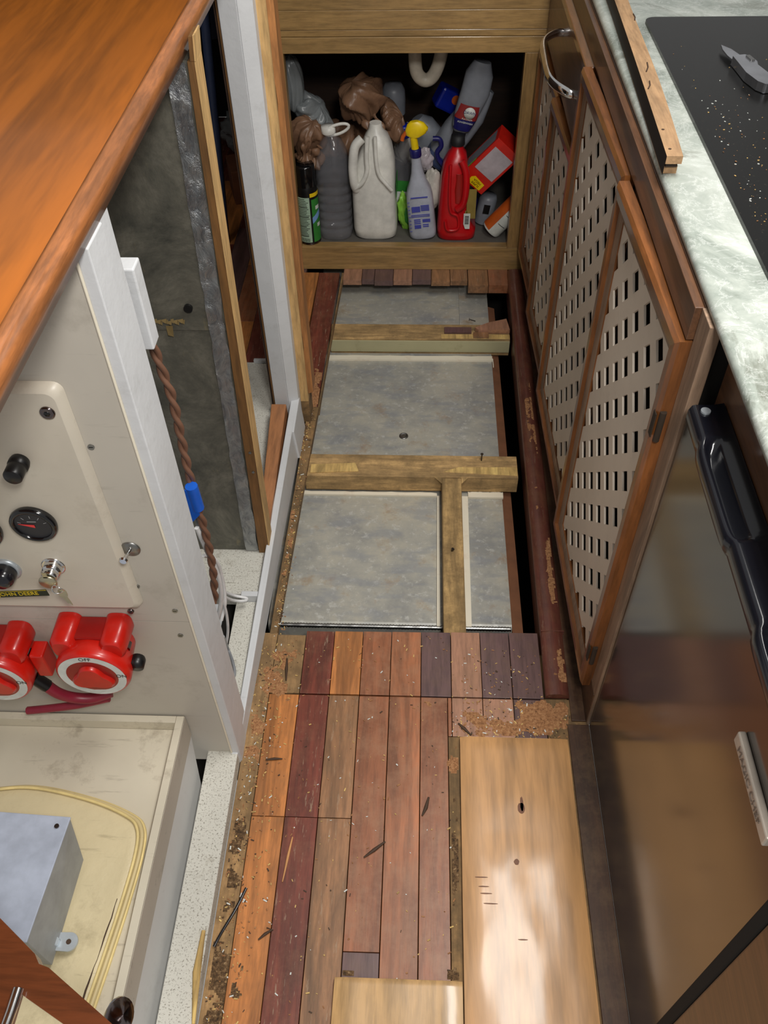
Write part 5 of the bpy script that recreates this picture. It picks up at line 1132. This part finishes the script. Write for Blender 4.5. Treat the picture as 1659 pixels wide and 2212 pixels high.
bag(662, 292, 2.545, (0.052, 0.045, 0.055), 'bag_brown', 11, 'brown crumpled plastic bag stuffed above the green spray can', (0.3, 0.5, 0), handles=[[(0.0, -0.045, 0.01), (0.018, -0.055, -0.03), (0.03, -0.05, -0.045), (0.04, -0.045, -0.01), (0.045, -0.04, 0.02)]])
bag(668, 345, 2.53, (0.040, 0.035, 0.028), 'bag_brown', 15, 'flattened brown plastic bag lying on the black spray can cap')
bag(672, 240, 2.60, (0.060, 0.05, 0.035), 'bag_grey', 17, 'grey crinkled plastic bag on top of the brown one at the left', (0, 0.9, 0), handles=[[(0.03, -0.03, 0.02), (0.055, -0.045, 0.0), (0.07, -0.05, -0.03), (0.055, -0.05, -0.06), (0.03, -0.045, -0.05), (0.02, -0.04, -0.02)]])
bag(632, 180, 2.58, (0.030, 0.04, 0.075), 'bag_grey', 19, 'pale film bag hanging in the upper left corner of the cabinet', amp=0.2)
bag(780, 215, 2.62, (0.060, 0.05, 0.055), 'bag_brown', 23, 'large brown plastic bag with knotted loop hanging over the white jug', (0.2, -0.4, 0), handles=[[(-0.01, -0.04, -0.04), (0.0, -0.075, -0.075), (0.012, -0.095, -0.105), (0.030, -0.095, -0.095), (0.036, -0.08, -0.07), (0.025, -0.05, -0.03)]])
bag(850, 262, 2.64, (0.050, 0.04, 0.028), 'bag_brown', 27, 'small peach-brown plastic bag right of the knotted one', (0, 1.2, 0))
bag(735, 300, 2.70, (0.06, 0.05, 0.05), 'bag_brown', 33, 'dark brown plastic bag deep behind the clear jug')
bag(880, 310, 2.72, (0.05, 0.04, 0.055), 'bag_white', 37, 'pale greenish bag deep behind the blue capped bottle')
# dark cabin clutter seen through the doorway
t = thing('standing_pole', 'dim blue-grey pole standing in the dark cabin behind the doorway', 'pole', (-0.66, 2.6, 0.0)); b = MB('blue_grey'); b.cyl((-0.66, 2.6, 0.0), (-0.60, 2.75, 1.3), 0.014); b.build('pole', t)
t = thing('dark_curtain', 'dark blue cloth hanging in the dark cabin at the top of the doorway', 'curtain', (-0.62, 3.0, 0.7)); b = MB('dark_cloth'); P = [(-0.9+0.02*i, 3.0+0.012*math.sin(i*1.7), z) for z in (0.5, 1.4) for i in range(24)]
b.add(P, [(i, i+1, 24+i+1, 24+i) for i in range(23)], 0, True); b.build('cloth', t)
t = thing('cardboard_box', 'small reddish-brown carton on the parquet of the dark cabin', 'carton', (-0.60, 2.95, 0.0), (0, 0, 0.3), world=False); b = MB('cardboard'); b.box(-0.09, 0.09, -0.07, 0.07, 0.001, 0.12); b.build('carton', t, bevel=0.002)
t = thing('plastic_bag', 'crumpled pale bag on the floor of the dark cabin beyond the doorway', 'bag', (-0.66, 3.25, 0.10), world=False); b = MB('bag_grey'); blob(b, (0, 0, 0), (0.10, 0.08, 0.09), 41, 0.4, 2.6); b.build('bag', t)
